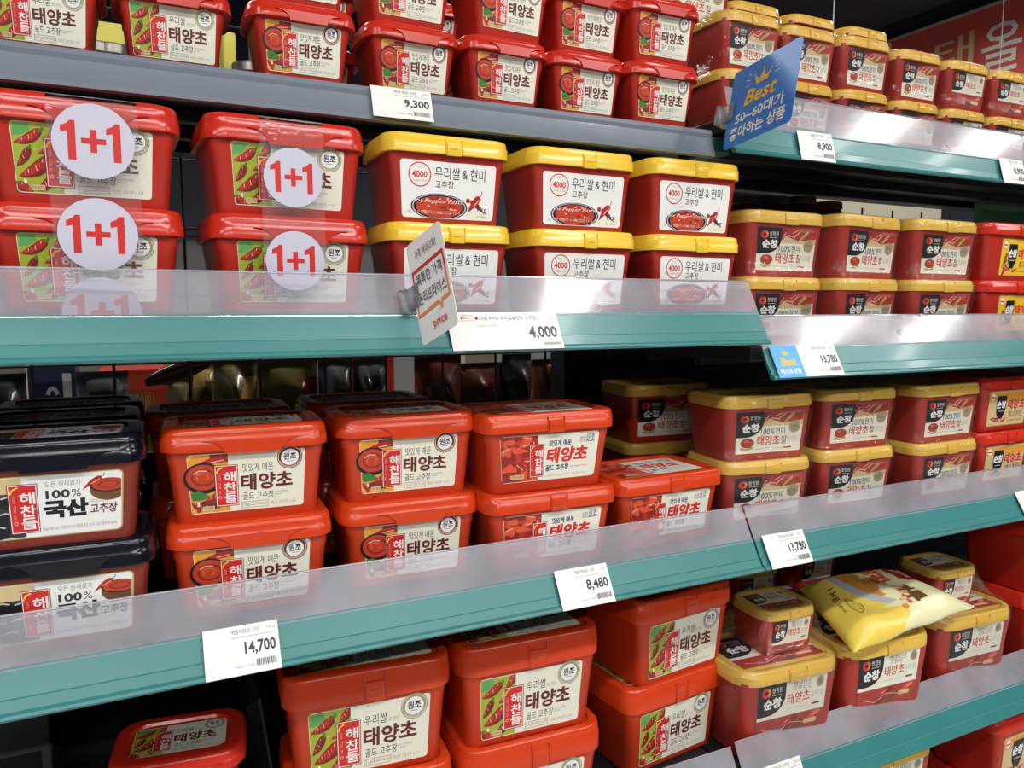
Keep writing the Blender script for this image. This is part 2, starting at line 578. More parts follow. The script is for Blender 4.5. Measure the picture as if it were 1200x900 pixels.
def spicy_latch_label(P, w_, h, weight='1.5 kg(3,375 kcal)'):
    x0, y0 = -w_ / 2, -h / 2
    q = lambda u, v: (x0 + u * w_, y0 + v * h)
    P.rect(*q(0, 0), *q(1, 1), 'cream', 1, r=h * .08)
    c = (*q(0.003, .01), *q(.375, .99))
    P.rect(*q(0.003, .01), *q(.375, .99), 'wine', 1.4)
    rnd = random.Random(3)
    for i in range(26):
        u, v = rnd.uniform(0, .36), rnd.uniform(0.03, 1)
        P.pepper(*q(u, v), h * rnd.uniform(.28, .46), h * .13, rnd.choice((20, 160, 200, 340, 110, 260, 190)) + rnd.uniform(-25, 25), rnd.uniform(-.3, .3),
                 rnd.choice(('ored', 'pepper', 'ored', 'paste')), 1.6 + i * .05, 'pink' if i % 2 else None, None, clip=c)
    P.rect(*q(.375, .0005), *q(.9, .9995), 'cream', 3.4)
    stamp(P, *q(.288, .08), *q(.435, .80), lv=4)
    P.rect(*q(.09, .07), *q(.23, .16), 'tan', 3.6)
    P.text('보통 매운맛', *q(.10, .085), *q(.22, .145), 'brown', 3.9)
    P.text('맛있게 매운', *q(.485, .725), *q(.715, .86), 'navy', 4, 0.03)
    P.text('태양초', *q(.46, .36), *q(.895, .70), 'red', 4, 0.045, 0.12)
    P.text('골드 고추장', *q(.455, .185), *q(.705, .325), 'navy', 4, 0.03)
    P.text('Hot Pepper Paste', *q(.72, .225), *q(.905, .27), 'red', 4)
    P.text(weight + ' 태양초 고춧가루 11.3 %', *q(.455, .055), *q(.91, .12), 'grey', 4)
    P.text('원조', *q(.865, .80), *q(.955, .95), 'navy', 4, 0, 0.2)
    P.text('SINCE', *q(.80, .845), *q(.86, .90), 'navy', 4, 0, 0.2)
    P.text('원조', *q(.80, .775), *q(.855, .835), 'navy', 4, 0, 0.2)
    P.line([q(.86, .78), q(.955, .79)], h * .012, 'navy', 4)


def rice_label(P, w_, h):
    x0, y0 = -w_ / 2, -h / 2
    q = lambda u, v: (x0 + u * w_, y0 + v * h)
    P.rect(*q(0, 0), *q(1, 1), 'white', 1, r=h * .06)
    P.ring(*q(.195, .755), w_ * .116, h * .215, w_ * .010, 'red', 3, n=36)
    P.text('4000', *q(.115, .70), *q(.272, .82), 'red', 3, 0.02)
    P.text('100g당 400원', *q(.118, .625), *q(.272, .67), 'pink', 3)
    P.text('균일가', *q(.165, .87), *q(.225, .905), 'pink', 3)
    P.text('우리쌀', *q(.35, .70), *q(.615, .915), 'dark', 3)
    P.text('&', *q(.64, .725), *q(.695, .885), 'dark', 3)
    P.text('현미', *q(.725, .70), *q(.885, .915), 'dark', 3)
    P.text('고추장', *q(.355, .535), *q(.55, .675), 'maroon', 3)
    # pot of paste, cut off by the label's lower edge
    cx, cy = q(.40, .205)
    rx, ry = w_ * .305, h * .235
    n = 40

    def cut(k, ink, lv):
        P.poly([(cx + k * rx * math.cos(2 * math.pi * i / n), max(y0 + h * .012, cy + k * ry * math.sin(2 * math.pi * i / n))) for i in range(n)], ink, lv)
    cut(1.0, 'black', 2)
    cut(.95, 'lav', 2.2)
    cut(.91, 'black', 2.4)
    cut(.82, 'paste', 2.6)
    rnd = random.Random(5)
    for i in range(34):
        a, k = rnd.uniform(0, 360), math.sqrt(rnd.random()) * .72
        px, py = cx + rx * k * math.cos(R(a)), cy + ry * k * math.sin(R(a))
        if py > y0 + h * .05:
            P.ell(px, py, w_ * rnd.uniform(.008, .03), h * rnd.uniform(.01, .03), rnd.choice(('ored', 'dpaste', 'dpaste', 'pink', 'ored')), 2.8 + i * .01, n=9)
    P.text('Hot Pepper Paste', *q(.09, .255), *q(.66, .345), 'white', 3.4, -0.008, 0.35)
    P.text('쌀 21.0 % 현미 4.5 %, 멥쌀 11 %', *q(.06, .075), *q(.63, .14), 'lgrey', 3.4)
    P.rect(*q(.70, .02), *q(.97, .16), 'cream', 1.3)
    P.pepper(*q(.84, .42), h * .38, h * .13, 225, .15, 'pepper', 2.4, 'pink', None)
    P.pepper(*q(.74, .34), h * .36, h * .10, -28, -.2, 'dpepper', 2.2, None, None)
    P.ell(*q(.71, .345), w_ * .026, h * .045, 'pepper', 2.3, n=10)
    P.line([q(.835, .41), q(.86, .47), q(.86, .53)], h * .014, 'pepper', 2.4)
    P.text('1kg', *q(.82, .115), *q(.925, .255), 'dark', 3)
    P.text('(2,120kcal)', *q(.815, .045), *q(.935, .085), 'grey', 3)


def dark_logo(P, x0, y0, x1, y1, lv=3):
    """black tab with the lower right corner swept round"""
    W, H = x1 - x0, y1 - y0
    pts = [(x0, y0), (x0 + W * .35, y0)]
    for i in range(9):
        a = R(270 + 90 * i / 8)
        pts.append((x0 + W * .35 + W * .65 * math.cos(a), y0 + H * .55 + H * .55 * math.sin(a)))
    pts += [(x1, y1), (x0, y1)]
    P.poly(pts, 'black', lv)
    P.ring(x0 + W * .30, y0 + H * .72, W * .155, H * .155, W * .09, 'red', lv + .3, n=16)
    P.ring(x0 + W * .30, y0 + H * .72, W * .155, H * .155, W * .075, 'orange', lv + .4, n=10, a0=-60, a1=60)
    P.text('청정원', x0 + W * .50, y0 + H * .68, x0 + W * .87, y0 + H * .84, 'white', lv + .4)
    P.line([(x0 + W * .52, y0 + H * .61), (x0 + W * .84, y0 + H * .61)], H * .02, 'lgrey', lv + .4)
    P.text('순창', x0 + W * .22, y0 + H * .20, x0 + W * .86, y0 + H * .53, 'white', lv + .4, 0.045)


def brown_rice_label(P, w_, h):
    x0, y0 = -w_ / 2, -h / 2
    q = lambda u, v: (x0 + u * w_, y0 + v * h)
    P.rect(*q(0, 0), *q(1, 1.0), 'cream', 1, r=h * .03)
    c = (*q(.002, .64), *q(.998, .998))
    P.rect(*q(.002, .64), *q(.998, .998), 'photo', 1.4)
    P.poly([q(.36, .64), q(.998, .64), q(.998, .76), q(.7, .70), q(.46, .82)], 'tan', 1.6)
    P.pepper(*q(.70, 1.0), h * .46, h * .13, 200, .2, 'pepper', 1.9, 'pink', None, clip=c)
    P.pepper(*q(.99, .92), h * .50, h * .15, 190, .15, 'pepper', 2.0, None, None, clip=c)
    P.pepper(*q(.86, .93), h * .42, h * .08, 215, .1, 'gold', 2.2, None, None, clip=c)
    P.pepper(*q(.48, .96), h * .40, h * .15, 230, .1, 'dpepper', 1.8, 'pink', None, clip=c)
    P.line([q(.43, .72), q(.52, .83), q(.62, .80), q(.72, .93)], h * .03, 'pink', 2.4)
    P.line([q(.62, .67), q(.63, .80)], h * .02, 'tan', 2.4)
    P.text('햇빛고추 찰고추장', *q(.70, .92), *q(.95, .975), 'pink', 2.8)
    dark_logo(P, *q(.0, .39), *q(.40, 1.0))
    P.text('100%', *q(.37, .435), *q(.575, .585), 'dark', 3.4, 0, .05)
    P.text('현미', *q(.59, .435), *q(.735, .60), 'dark', 3.4)
    P.text('태양초', *q(.325, .17), *q(.665, .415), 'red', 3.4, 0.01)
    P.text('찰', *q(.685, .19), *q(.775, .39), 'brown', 3.4)
    P.text('고추장', *q(.785, .23), *q(.94, .36), 'ltext', 3.4)
    P.ell(*q(.88, .60), w_ * .088, h * .155, 'taupe', 3)
    P.ring(*q(.88, .60), w_ * .075, h * .135, w_ * .008, 'ltext', 3.2)
    P.text('현미찰', *q(.83, .62), *q(.93, .70), 'ltext', 3.4)
    P.text('100%', *q(.835, .52), *q(.925, .58), 'ltext', 3.4)
    P.bowl(*q(.175, .25), w_ * .105, h * .115, 'brown', 2.4)
    for u, v in ((.10, .12), (.15, .09), (.20, .11), (.24, .13)):
        P.ell(*q(u, v), w_ * .03, h * .03, 'gold', 3.2, n=10)
    P.text('태양초 고춧가루 100% 국내산 현미', *q(.30, .075), *q(.72, .12), 'lgrey', 3.4)
    P.rect(*q(.74, .08), *q(.86, .115), 'red', 3.4)


def sun_label(P, w_, h, peppers=.0):
    """dark tab left, pale panel right; with peppers > 0 the lower share is a pepper photo"""
    x0, y0 = -w_ / 2, -h / 2
    q = lambda u, v: (x0 + u * w_, y0 + v * h)
    b = peppers
    P.rect(*q(0, 0), *q(1, 1), 'cream', 1, r=h * .02)
    s = lambda u, v: q(u, b + (1 - b) * v)
    if b > 0:
        c = (*q(.0, .0), *q(1, b))
        P.rect(*q(.0, .0), *q(1, b), 'photo', 1.4)
        for i, (u, v, L, a) in enumerate(((.1, .9, .5, -40), (.95, .95, .6, 200), (.6, .8, .6, 190), (.4, .5, .5, 30), (.9, .4, .6, 170), (.3, .2, .6, 10))):
            P.pepper(*q(u, b * v), h * b * L * 1.6, h * b * .34, a, .2, ('pepper', 'ored', 'dpepper')[i % 3], 1.6 + .1 * i, 'pink' if i % 2 else None, None, clip=c)
        P.line([q(.08, b * .5), q(.3, b * .2), q(.5, b * .6), q(.8, b * .35)], h * .012, 'pink', 2.6)
        P.poly([q(.44, b * .1), q(.62, b * .55), q(.72, b * .5), q(.60, b * .05)], 'brown', 1.5)
        P.rect(*q(.70, b * .32), *q(.90, b * .55), 'tan', 2.6, r=h * b * .1)
    dark_logo(P, *s(.0, .10), *s(.40, 1.0))
    P.text('햇살담은', *s(.50, .66), *s(.78, .90), 'grey', 3.4)
    P.text('태양초', *s(.43, .30), *s(.76, .60), 'red', 3.4, 0.01)
    P.text('고추장', *s(.78, .36), *s(.96, .54), 'lgrey', 3.4)
    P.ell(*s(.90, .77), w_ * .055, h * (1 - b) * .15, 'taupe', 3)
    P.ring(*s(.90, .77), w_ * .045, h * (1 - b) * .125, w_ * .006, 'ltext', 3.2)
    P.text('태양초 고춧가루 100% 국내산', *s(.43, .15), *s(.75, .20), 'lgrey', 3.4)
    P.rect(*s(.80, .15), *s(.92, .20), 'wine', 3.4)


def korean_label(P, w_, h):
    x0, y0 = -w_ / 2, -h / 2
    q = lambda u, v: (x0 + u * w_, y0 + v * h)
    P.rect(*q(-.012, -.02), *q(1.012, 1.02), 'gold', .6, r=h * .09)
    P.rect(*q(0, 0), *q(1, 1), 'white', 1, r=h * .07)
    P.rect(*q(.003, .01), *q(.325, .99), 'dark', 1.4)
    P.rect(*q(.003, .74), *q(.325, .99), 'tan', 1.6)
    for i, (u, v) in enumerate(((.10, .62), (.24, .60), (.06, .30), (.20, .33), (.14, .12))):
        P.ell(*q(u, v), w_ * .085, h * .12, 'black', 1.8 + .05 * i, n=18)
        P.line([q(u - .06, v + .07), q(u, v + .10), q(u + .05, v + .07)], h * .025, 'lgrey', 2.2)
    P.rect(*q(.325, .0), *q(.9, 1), 'white', 3)
    stamp(P, *q(.225, .07), *q(.425, .885), lv=4)
    P.text('모든 원재료가', *q(.475, .80), *q(.715, .90), 'grey', 4)
    P.text('100', *q(.475, .605), *q(.64, .755), 'dark', 4, 0.035)
    P.text('%', *q(.65, .615), *q(.715, .745), 'dark', 4)
    P.text('국산', *q(.455, .28), *q(.765, .585), 'black', 4, 0.06)
    P.text('고추장', *q(.775, .30), *q(.97, .465), 'maroon', 4, 0.02)
    P.pepper(*q(.86, .91), h * .34, h * .09, 205, .25, 'pepper', 3.6, 'pink', None)
    P.line([q(.855, .91), q(.875, .945), q(.878, .985)], h * .012, 'brown', 3.8)
    # bowl of paste running off the right edge
    cx, cy = q(.91, .70)
    cl = lambda p: (min(p[0], x0 + w_ * .996), p[1])
    n = 30
    for k, ky, dy, ink, lv in ((1, 1, 0, 'brown', 3.5), (1, .62, .07, 'black', 3.7), (.90, .54, .075, 'paste', 3.9), (.6, .32, .08, 'dpaste', 4.0), (.45, .22, .085, 'paste', 4.1)):
        P.poly([cl((cx + w_ * .135 * k * math.cos(2 * math.pi * i / n), cy + h * dy + h * .19 * ky * math.sin(2 * math.pi * i / n))) for i in range(n)], ink, lv)
    P.text('PREMIUM HOT', *q(.775, .525), *q(.87, .545), 'grey', 4)
    P.text('PEPPER PASTE', *q(.775, .49), *q(.90, .51), 'grey', 4)
    P.text('1 kg(2,100 kcal) 국산쌀 29.1 %, 천일염 국산 2.2 %, 국산고춧가루 10.5 %', *q(.44, .075), *q(.965, .15), 'grey', 4)


def vase_label(P, w_, h, ground='tan', accent='amber'):
    x0, y0 = -w_ / 2, -h / 2
    q = lambda u, v: (x0 + u * w_, y0 + v * h)
    P.rect(*q(0, 0), *q(1, 1), 'gold', .8, r=h * .06)
    P.rect(*q(.012, .02), *q(.988, .98), ground, 1.2, r=h * .05)
    P.rect(*q(.012, .72), *q(.988, .95), accent, 1.4)
    P.ell(*q(.10, .84), w_ * .062, h * .11, 'white', 3)
    P.rect(*q(.05, .81), *q(.15, .85), 'red', 3.2)
    P.ring(*q(.10, .84), w_ * .062, h * .11, w_ * .01, 'pink', 3.3)
    pts = [q(.20, .62), q(.22, .86), q(.44, .86), q(.46, .62), q(.44, .38), q(.38, .20), q(.28, .20), q(.22, .38)]
    P.poly(pts, 'black', 3)
    P.text('순창', *q(.215, .50), *q(.445, .72), 'white', 3.4, 0.05)
    P.line([q(.26, .42), q(.41, .42)], h * .02, 'ltext', 3.4)
    P.text('태양초', *q(.50, .46), *q(.93, .74), 'red', 3.4, 0.03)
    P.text('찰고추장', *q(.55, .24), *q(.90, .40), 'brown', 3.4)
    for i, (u, v, a) in enumerate(((.22, .16, 160), (.30, .14, 150), (.36, .13, 10), (.12, .24, -30))):
        P.pepper(*q(u, v), h * .26, h * .09, a, .2, 'pepper', 3.2 + .1 * i, 'pink', None)
    if ground == 'yellow':
        for i, (u, v, a, k) in enumerate(((.18, .60, 235, 'pepper'), (.19, .44, 220, 'leaf'), (.20, .30, 225, 'pepper'), (.16, .16, 230, 'pepper'))):
            P.pepper(*q(u, v), h * .30, h * .09, a, .15, k, 2.4 + .1 * i, None, None)
    P.text('1 kg 태양초 고춧가루', *q(.52, .10), *q(.92, .16), 'brown', 3.4)


# ------------------------------------------------------------------ tub families
PROTO = {}


class Spec:
    def __init__(self, W, D, H, lid, r, rec, wt, wb, lh, zc, over=.006, taper=.007, body=REDB, lidm=RED, front='arc', draw=None, lid_draw=None, name='gochujang_tub', ledge=True, body_r=None):
        self.__dict__.update(locals())
        self.Bt = (W - 2 * over, D - 2 * over)
        self.Bb = (W - 2 * over - 2 * taper, D - 2 * over - 2 * taper)
        self.zt = H - lid
        # the body's front face in y at height z
        self.fy = lambda z: -(self.Bb[1] + (self.Bt[1] - self.Bb[1]) * z / self.zt) / 2
        self.pitch = H - rec
        self.d = -self.fy(zc)


def make_tub(key, sp):
    root = empty(sp.name)
    # body: rounded foot, tapering wall, a small shoulder near the top
    bm = bmesh.new()
    br = sp.body_r or sp.r * .8
    f = lambda t: (sp.Bb[0] + (sp.Bt[0] - sp.Bb[0]) * t, sp.Bb[1] + (sp.Bt[1] - sp.Bb[1]) * t)
    rings = [rrect(sp.Bb[0] - .008, sp.Bb[1] - .008, br * .8, .0004), rrect(sp.Bb[0] - .003, sp.Bb[1] - .003, br * .9, .0010), rrect(*f(.04), br, .0035)]
    sh = 1 - .010 / sp.zt
    if sp.ledge:
        w1, d1 = f(sh)
        rings += [rrect(w1, d1, br, sp.zt * sh - .0012), rrect(w1 + .0016, d1 + .0006, br, sp.zt * sh), rrect(f(1)[0] + .0016, f(1)[1] + .0006, br, sp.zt + .004)]
    else:
        rings += [rrect(*f(sh), br, sp.zt * sh), rrect(*f(1), br, sp.zt + .004)]
    loft(bm, rings, True, True)
    mesh_obj('tub_body', bm, sp.body, root, angle=50)
    # lid
    bm = bmesh.new()
    z0, z1 = sp.zt, sp.H
    h = z1 - z0
    W, D, r = sp.W, sp.D, sp.r
    rw = .007
    rings = [rrect(sp.Bt[0] - .001, sp.Bt[1] - .001, br, z0 + .001), rrect(W - .002, D - .002, r, z0), rrect(W, D, r, z0 + .0006)]
    if sp.front == 'arc':
        rings += [rrect(W - .0002, D - .0002, r, z0 + h * .44), rrect(W - .0012, D - .0012, r, z0 + h * .47), rrect(W - .0022, D - .0022, r, z0 + h * .72),
                  rrect(W - .0038, D - .0038, r, z0 + h * .87), rrect(W - .0075, D - .0075, r * .95, z0 + h * .97), rrect(W - .012, D - .012, r * .9, z1)]
        rw = .012
    else:
        rings += [rrect(W, D, r, z0 + h * .60), rrect(W - .0016, D - .0016, r, z0 + h * .64), rrect(W - .0022, D - .0022, r, z0 + h * .88),
                  rrect(W - .0040, D - .0040, r, z0 + h * .97), rrect(W - .0072, D - .0072, r * .95, z1)]
        rw = .0075
    iw, idp = W - 2 * rw - .006, D - 2 * rw - .006
    rings += [rrect(iw, idp, r * .8, z1 - .0002), rrect(iw - .003, idp - .003, r * .75, z1 - sp.rec)]
    loft(bm, rings, False, True)
    lid = mesh_obj('lid', bm, sp.lidm, root, angle=50)
    # pull tab of the lid
    bm = bmesh.new()
    yf = -D / 2
    if sp.front == 'arc':
        # apron that hangs a little lower, with concave flaring shoulders
        L = []
        x0, x1 = -W * .13, W * .20
        zb, zt = z0 - .0022, z0 + h * .46
        n = 8
        L += [(x0 + (x1 - x0) * i / n, zb) for i in range(n + 1)]
        for i in range(1, n + 1):
            a = R(90 * i / n)
            L.append((x1 + W * .13 * (1 - math.cos(a)), zb + (zt - zb) * math.sin(a)))
        for i in range(n, 0, -1):
            a = R(90 * i / n)
            L.append((x0 - W * .13 * (1 - math.cos(a)), zb + (zt - zb) * math.sin(a)))
        fr = [bm.verts.new((x, yf - .0012, z)) for x, z in L]
        bk = [bm.verts.new((x, yf + .0008, z)) for x, z in L]
        bm.faces.new(fr)
        for i in range(len(L)):
            j = (i + 1) % len(L)
            bm.faces.new((fr[j], fr[i], bk[i], bk[j]))
        bmesh.ops.recalc_face_normals(bm, faces=bm.faces)
        mesh_obj('lid_apron', bm, sp.lidm, lid, angle=30)
    else:
        tw = W * .115 if sp.front == 'latch' else W * .16
        tx = W * .02
        zl0, zl1 = z0 - .001, z0 + h * .62
        box(bm, tx - tw / 2, tx + tw / 2, yf - .0016, yf + .001, zl0, zl1, .0006)
        box(bm, tx - tw * .24, tx + tw * .24, yf - .0023, yf - .001, z0 + h * .30, z0 + h * .38, .0002)
        box(bm, tx - tw / 2 - .0012, tx - tw / 2 - .0004, yf - .0009, yf + .001, zl0 + .001, z0 + h * .8)
        box(bm, tx + tw / 2 + .0004, tx + tw / 2 + .0012, yf - .0009, yf + .001, zl0 + .001, z0 + h * .8)
        mesh_obj('lid_latch', bm, sp.lidm, lid, angle=30)
    # printed label on the front face
    if sp.draw:
        def fm(u, v, lv):
            z = sp.zc + v
            k = sp.wb + (sp.wt - sp.wb) * (v / sp.lh + .5)
            return (u * k / sp.wt, sp.fy(z) - .0004 - lv * EPS, z)
        P = Print(fm)
        sp.draw(P, sp.wt, sp.lh)
        P.build('label', root)
    if sp.lid_draw:
        lw, ld = iw * .90, idp * .80
        P = Print(lambda u, v, lv: (u, v, z1 - sp.rec + .0002 + lv * EPS))
        sp.lid_draw(P, lw, ld)
        P.build('lid_print', lid)
    PROTO[key] = root
    root['_spec'] = key
    return root


cj1G = lambda P, a, b: cj_label(P, a, b, 'G', '1 kg(2,200 kcal)')
cj1S = lambda P, a, b: cj_label(P, a, b, 'S', '1 kg(2,250 kcal)')
cj5G = lambda P, a, b: cj_label(P, a, b, 'G', '500 g(1,100 kcal)')
cj5S = lambda P, a, b: cj_label(P, a, b, 'S', '500 g(1,110 kcal)')
cj2G = lambda P, a, b: cj_label(P, a, b, 'G', '2 kg(4,400 kcal)')
SPEC = {
    'G1': Spec(.151, .112, .0915, .0235, .020, .0025, .105, .0995, .0562, .0388, draw=cj1G, front='arc', body_r=.009, taper=.006),
    'S1': Spec(.150, .110, .0915, .0220, .020, .0025, .105, .0995, .0562, .0388, body=OREDB, lidm=ORED, draw=cj1S, lid_draw=lambda P, a, b: cj_label(P, a, b, 'S', '1 kg'), front='arc', body_r=.009, taper=.006),
    'S5': Spec(.109, .086, .0765, .0165, .022, .0030, .0755, .0705, .0473, .0350, over=.008, taper=.007, draw=cj5S, front='arc', body_r=.007),
    'G5': Spec(.106, .086, .0765, .0165, .022, .0030, .0755, .0705, .0473, .0350, over=.008, taper=.007, draw=cj5G, lid_draw=lambda P, a, b: cj_label(P, a, b, 'G', '500 g'), front='arc', body_r=.007),
    'G6': Spec(.130, .098, .0900, .0190, .026, .0030, .088, .083, .0560, .0400, over=.008, taper=.008, draw=cj5G, lid_draw=lambda P, a, b: cj_label(P, a, b, 'G', '500 g'), front='arc', body_r=.009),
    'G2': Spec(.180, .138, .1245, .0330, .022, .0025, .130, .1235, .0755, .0475, body=OREDB, lidm=ORED, draw=cj2G, lid_draw=lambda P, a, b: cj_label(P, a, b, 'G', '2 kg'), front='latch', body_r=.012),
    'N15': Spec(.162, .115, .0895, .0205, .016, .0025, .122, .113, .0515, .0395, body=OREDB, lidm=ORED, draw=spicy_latch_label, lid_draw=lambda P, a, b: spicy_latch_label(P, a, b, '1.5 kg'), front='latch', body_r=.010),
    'K1': Spec(.146, .106, .0930, .0240, .020, .0025, .108, .102, .0510, .0370, body=BROWN, lidm=NAVYP, draw=korean_label, lid_draw=korean_label, front='arc', body_r=.009, taper=.006),
    'R1': Spec(.138, .100, .0900, .0190, .018, .0030, .105, .0995, .0562, .0365, body=DRED, lidm=YEL, draw=rice_label, front='latch', body_r=.008, taper=.006),
    'B1': Spec(.142, .102, .0870, .0165, .020, .0020, .106, .101, .0548, .0385, over=.004, taper=.006, body=DRED, lidm=GOLDL, draw=brown_rice_label, front='wide', ledge=False, body_r=.010),
    'B5': Spec(.111, .092, .0765, .0150, .026, .0020, .0775, .0735, .0500, .0345, over=.005, taper=.005, body=DRED, lidm=GOLDT, draw=brown_rice_label, front='wide', ledge=False, body_r=.008),
    'W5': Spec(.111, .092, .0765, .0150, .026, .0020, .0775, .0735, .0520, .0340, over=.005, taper=.005, body=DRED, lidm=GOLDT, draw=lambda P, a, b: sun_label(P, a, b, .40), front='wide', ledge=False, body_r=.008),
    'W2': Spec(.180, .134, .1310, .0200, .034, .0020, .122, .1165, .0820, .0700, over=.005, taper=.008, body=DRED, lidm=GOLDL, draw=lambda P, a, b: sun_label(P, a, b, .34), lid_draw=lambda P, a, b: sun_label(P, a, b, .3), front='wide', ledge=False, body_r=.016),
    'W3': Spec(.100, .088, .0670, .0140, .024, .0015, .0680, .0640, .0480, .0270, over=.004, taper=.004, body=DRED, lidm=GOLDL, draw=lambda P, a, b: sun_label(P, a, b, .26), lid_draw=lambda P, a, b: sun_label(P, a, b, .3), front='wide', ledge=False, body_r=.010),
    'V1': Spec(.180, .104, .0890, .0180, .020, .0020, .090, .086, .0560, .0380, body=REDB, lidm=RED, draw=lambda P, a, b: vase_label(P, a, b, 'yellow', 'yellow'), front='wide', body_r=.009),
    'V2': Spec(.144, .104, .0890, .0180, .020, .0020, .101, .096, .0560, .0380, body=REDB, lidm=RED, draw=vase_label, front='wide', body_r=.009),
    'V3': Spec(.180, .140, .1300, .0280, .022, .0020, .130, .125, .0800, .0520, body=REDB, lidm=RED, draw=vase_label, lid_draw=vase_label, front='wide', body_r=.012),
}
CAT = 'tub'
_used = set()


def tub(key, X, Y, z, rot=0.0, label='', group=None):
    """(X, Y) is the middle of the label on the front face, z the height of the foot"""
    sp = SPEC[key]
    if key not in PROTO:
        make_tub(key, sp)
    if key not in _used:
        o = PROTO[key]
        _used.add(key)
    else:
        o = copy_tree(PROTO[key])
    r = R(rot)
    o.location = (X - sp.d * math.sin(r), Y + sp.d * math.cos(r), z)
    o.rotation_euler = (0, 0, r)
    if '_spec' in o:
        del o['_spec']
    props(o, label, CAT, group)
    return o


# ------------------------------------------------------------------ shelf levels (heights of the boards' top faces)
Z = lambda rel: CAMZ + rel
Z_TOP, Z_MID, Z_LOW, Z_BOT = Z(.222), Z(-.0065), Z(-.290), Z(-.6245)
Z_R1, Z_R2, Z_R3, Z_R4, Z_R5 = Z(.2375), Z(-.0485), Z(-.2845), Z(-.6245), Z(-.955)
XB = .672                     # where the left bay meets the right bay
YBACK = 1.16

# ------------------------------------------------------------------ the room
def struct(name, bm, m):
    o = mesh_obj(name, bm, m, smooth=False)
    o['kind'] = 'structure'
    return o


fl = mat('floor_tiles', (0.42, 0.41, 0.40), 0.25, noise=0.08, nscale=3)
bm = bmesh.new(); box(bm, -4, 5.0, -4, 5.5, -.06, 0); struct('floor', bm, fl)
bm = bmesh.new(); box(bm, -4, 5.0, -4, 5.5, 3.2, 3.26); struct('ceiling', bm, mat('dark_ceiling', (0.035, 0.038, 0.05), 0.8))
bm = bmesh.new(); box(bm, 4.55, 4.62, -4, 5.5, 0, 3.2); struct('wall_right', bm, mat('dark_bulkhead', (0.012, 0.014, 0.028), 0.6))
bm = bmesh.new(); box(bm, -4, 4.55, 4.70, 4.80, 1.75, 3.2); struct('trim_1', bm, MATS['dark_bulkhead'])
bm = bmesh.new(); box(bm, -4, 4.55, 4.8, 4.88, 0, 3.2); struct('wall_back', bm, mat('dim_wall', (0.20, 0.19, 0.18), 0.7))


# ------------------------------------------------------------------ shelf boards, uprights, backs, rails
def board(x0, x1, y0, y1, z, label, lip=0.018):
    bm = bmesh.new()
    box(bm, x0, x1, y0, y1, z - lip, z, .0015)
    for k in range(1, 4):                                    # folded ribs underneath
        yy = y0 + (y1 - y0) * k / 4
        box(bm, x0 + .01, x1 - .01, yy - .008, yy + .008, z - lip - .012, z - lip, .001)
    return props(mesh_obj('shelf_board', bm, DARKM, smooth=False), label, 'shelf', 'shelf boards')


XL0, XR1 = -.62, 2.15
board(XL0, XB - .004, .805, YBACK, Z_TOP, 'top shelf board under the row of small red tubs')
board(XL0, XB - .004, .716, YBACK, Z_MID, 'left shelf board carrying the taped tubs and the yellow-lidded tubs')
board(XL0, XB - .004, .716, YBACK, Z_LOW, 'left shelf board carrying the navy-lidded tubs')
board(XL0, XB + .026, .735, YBACK, Z_BOT, 'left shelf board carrying the large two kilo red tubs')
board(XB + .004, XR1, .775, YBACK, Z_R1, 'highest right shelf board under the small gold-lidded tubs')
board(XB + .004, XR1, .716, YBACK, Z_R2, 'right shelf board just below the dark jars')
board(XB + .004, XR1, .716, YBACK, Z_R3, 'right shelf board right of the navy-lidded tubs, level with their board')
board(XB + .032, XR1, .735, YBACK, Z_R4, 'right shelf board under the yellow flour bag')
board(XB + .004, XR1, .72, YBACK, Z_R5, 'lowest right shelf board near the bottom right corner')

for x, lab in ((XB + .02, 'black slotted upright post between the two shelf bays'), (XR1 + .02, 'black upright post at the far right end of the shelves'), (XL0 - .02, 'black upright post at the left end of the shelves')):
    bm = bmesh.new()
    box(bm, x - .022, x + .022, YBACK + .003, YBACK + .053, 0, 1.95, .002)
    for k in range(36):
        for s in (-.008, .008):
            box(bm, x + s - .0015, x + s + .0015, YBACK + .0025, YBACK + .004, .2 + k * .048, .225 + k * .048, mi=1)
    props(mesh_obj('upright_post', bm, [DARKM, mat('slot_shadow', (.002, .002, .002), .9)], smooth=False), lab, 'post')

# wire grids at the back
def grid(x0, x1, z0, z1, step, lab, xs0=None, dz=.12):
    bm = bmesh.new()
    x = (xs0 if xs0 is not None else x0 + .02)
    while x < x1:
        tube(bm, (x, YBACK + .006, z0), (x, YBACK + .006, z1), .0021, 6)
        x += step
    z = z0 + .02
    while z < z1:
        tube(bm, (x0, YBACK + .010, z), (x1, YBACK + .010, z), .0016, 6)
        z += dz
    return props(mesh_obj('wire_grid', bm, DARKM), lab, 'wire grid')


grid(XL0, XB - .004, Z(-.19), Z(.42), .0947, 'black wire grid backing the left shelves, goods showing through it', xs0=-.1235 - .0947 * 5, dz=.093)
grid(XB + .044, XR1, Z_R2 + .0, Z(.21), .0947, 'black wire grid behind the gold-lidded tubs on the upper right shelves', dz=.15)
bm = bmesh.new(); box(bm, XL0, XB - .004, YBACK + .004, YBACK + .014, .05, Z(-.20), .001)  # upper part added so the gaps between the tubs go black
props(mesh_obj('back_panel', bm, DARKM, smooth=False), 'black back panel below the left wire grid, raised to darken the gaps between tubs', 'panel')
bm = bmesh.new(); box(bm, XB + .044, XR1, YBACK + .004, YBACK + .014, .05, Z_R2 - .02, .001)
props(mesh_obj('back_panel', bm, DARKM, smooth=False), 'black back panel of the lower right shelves', 'panel')


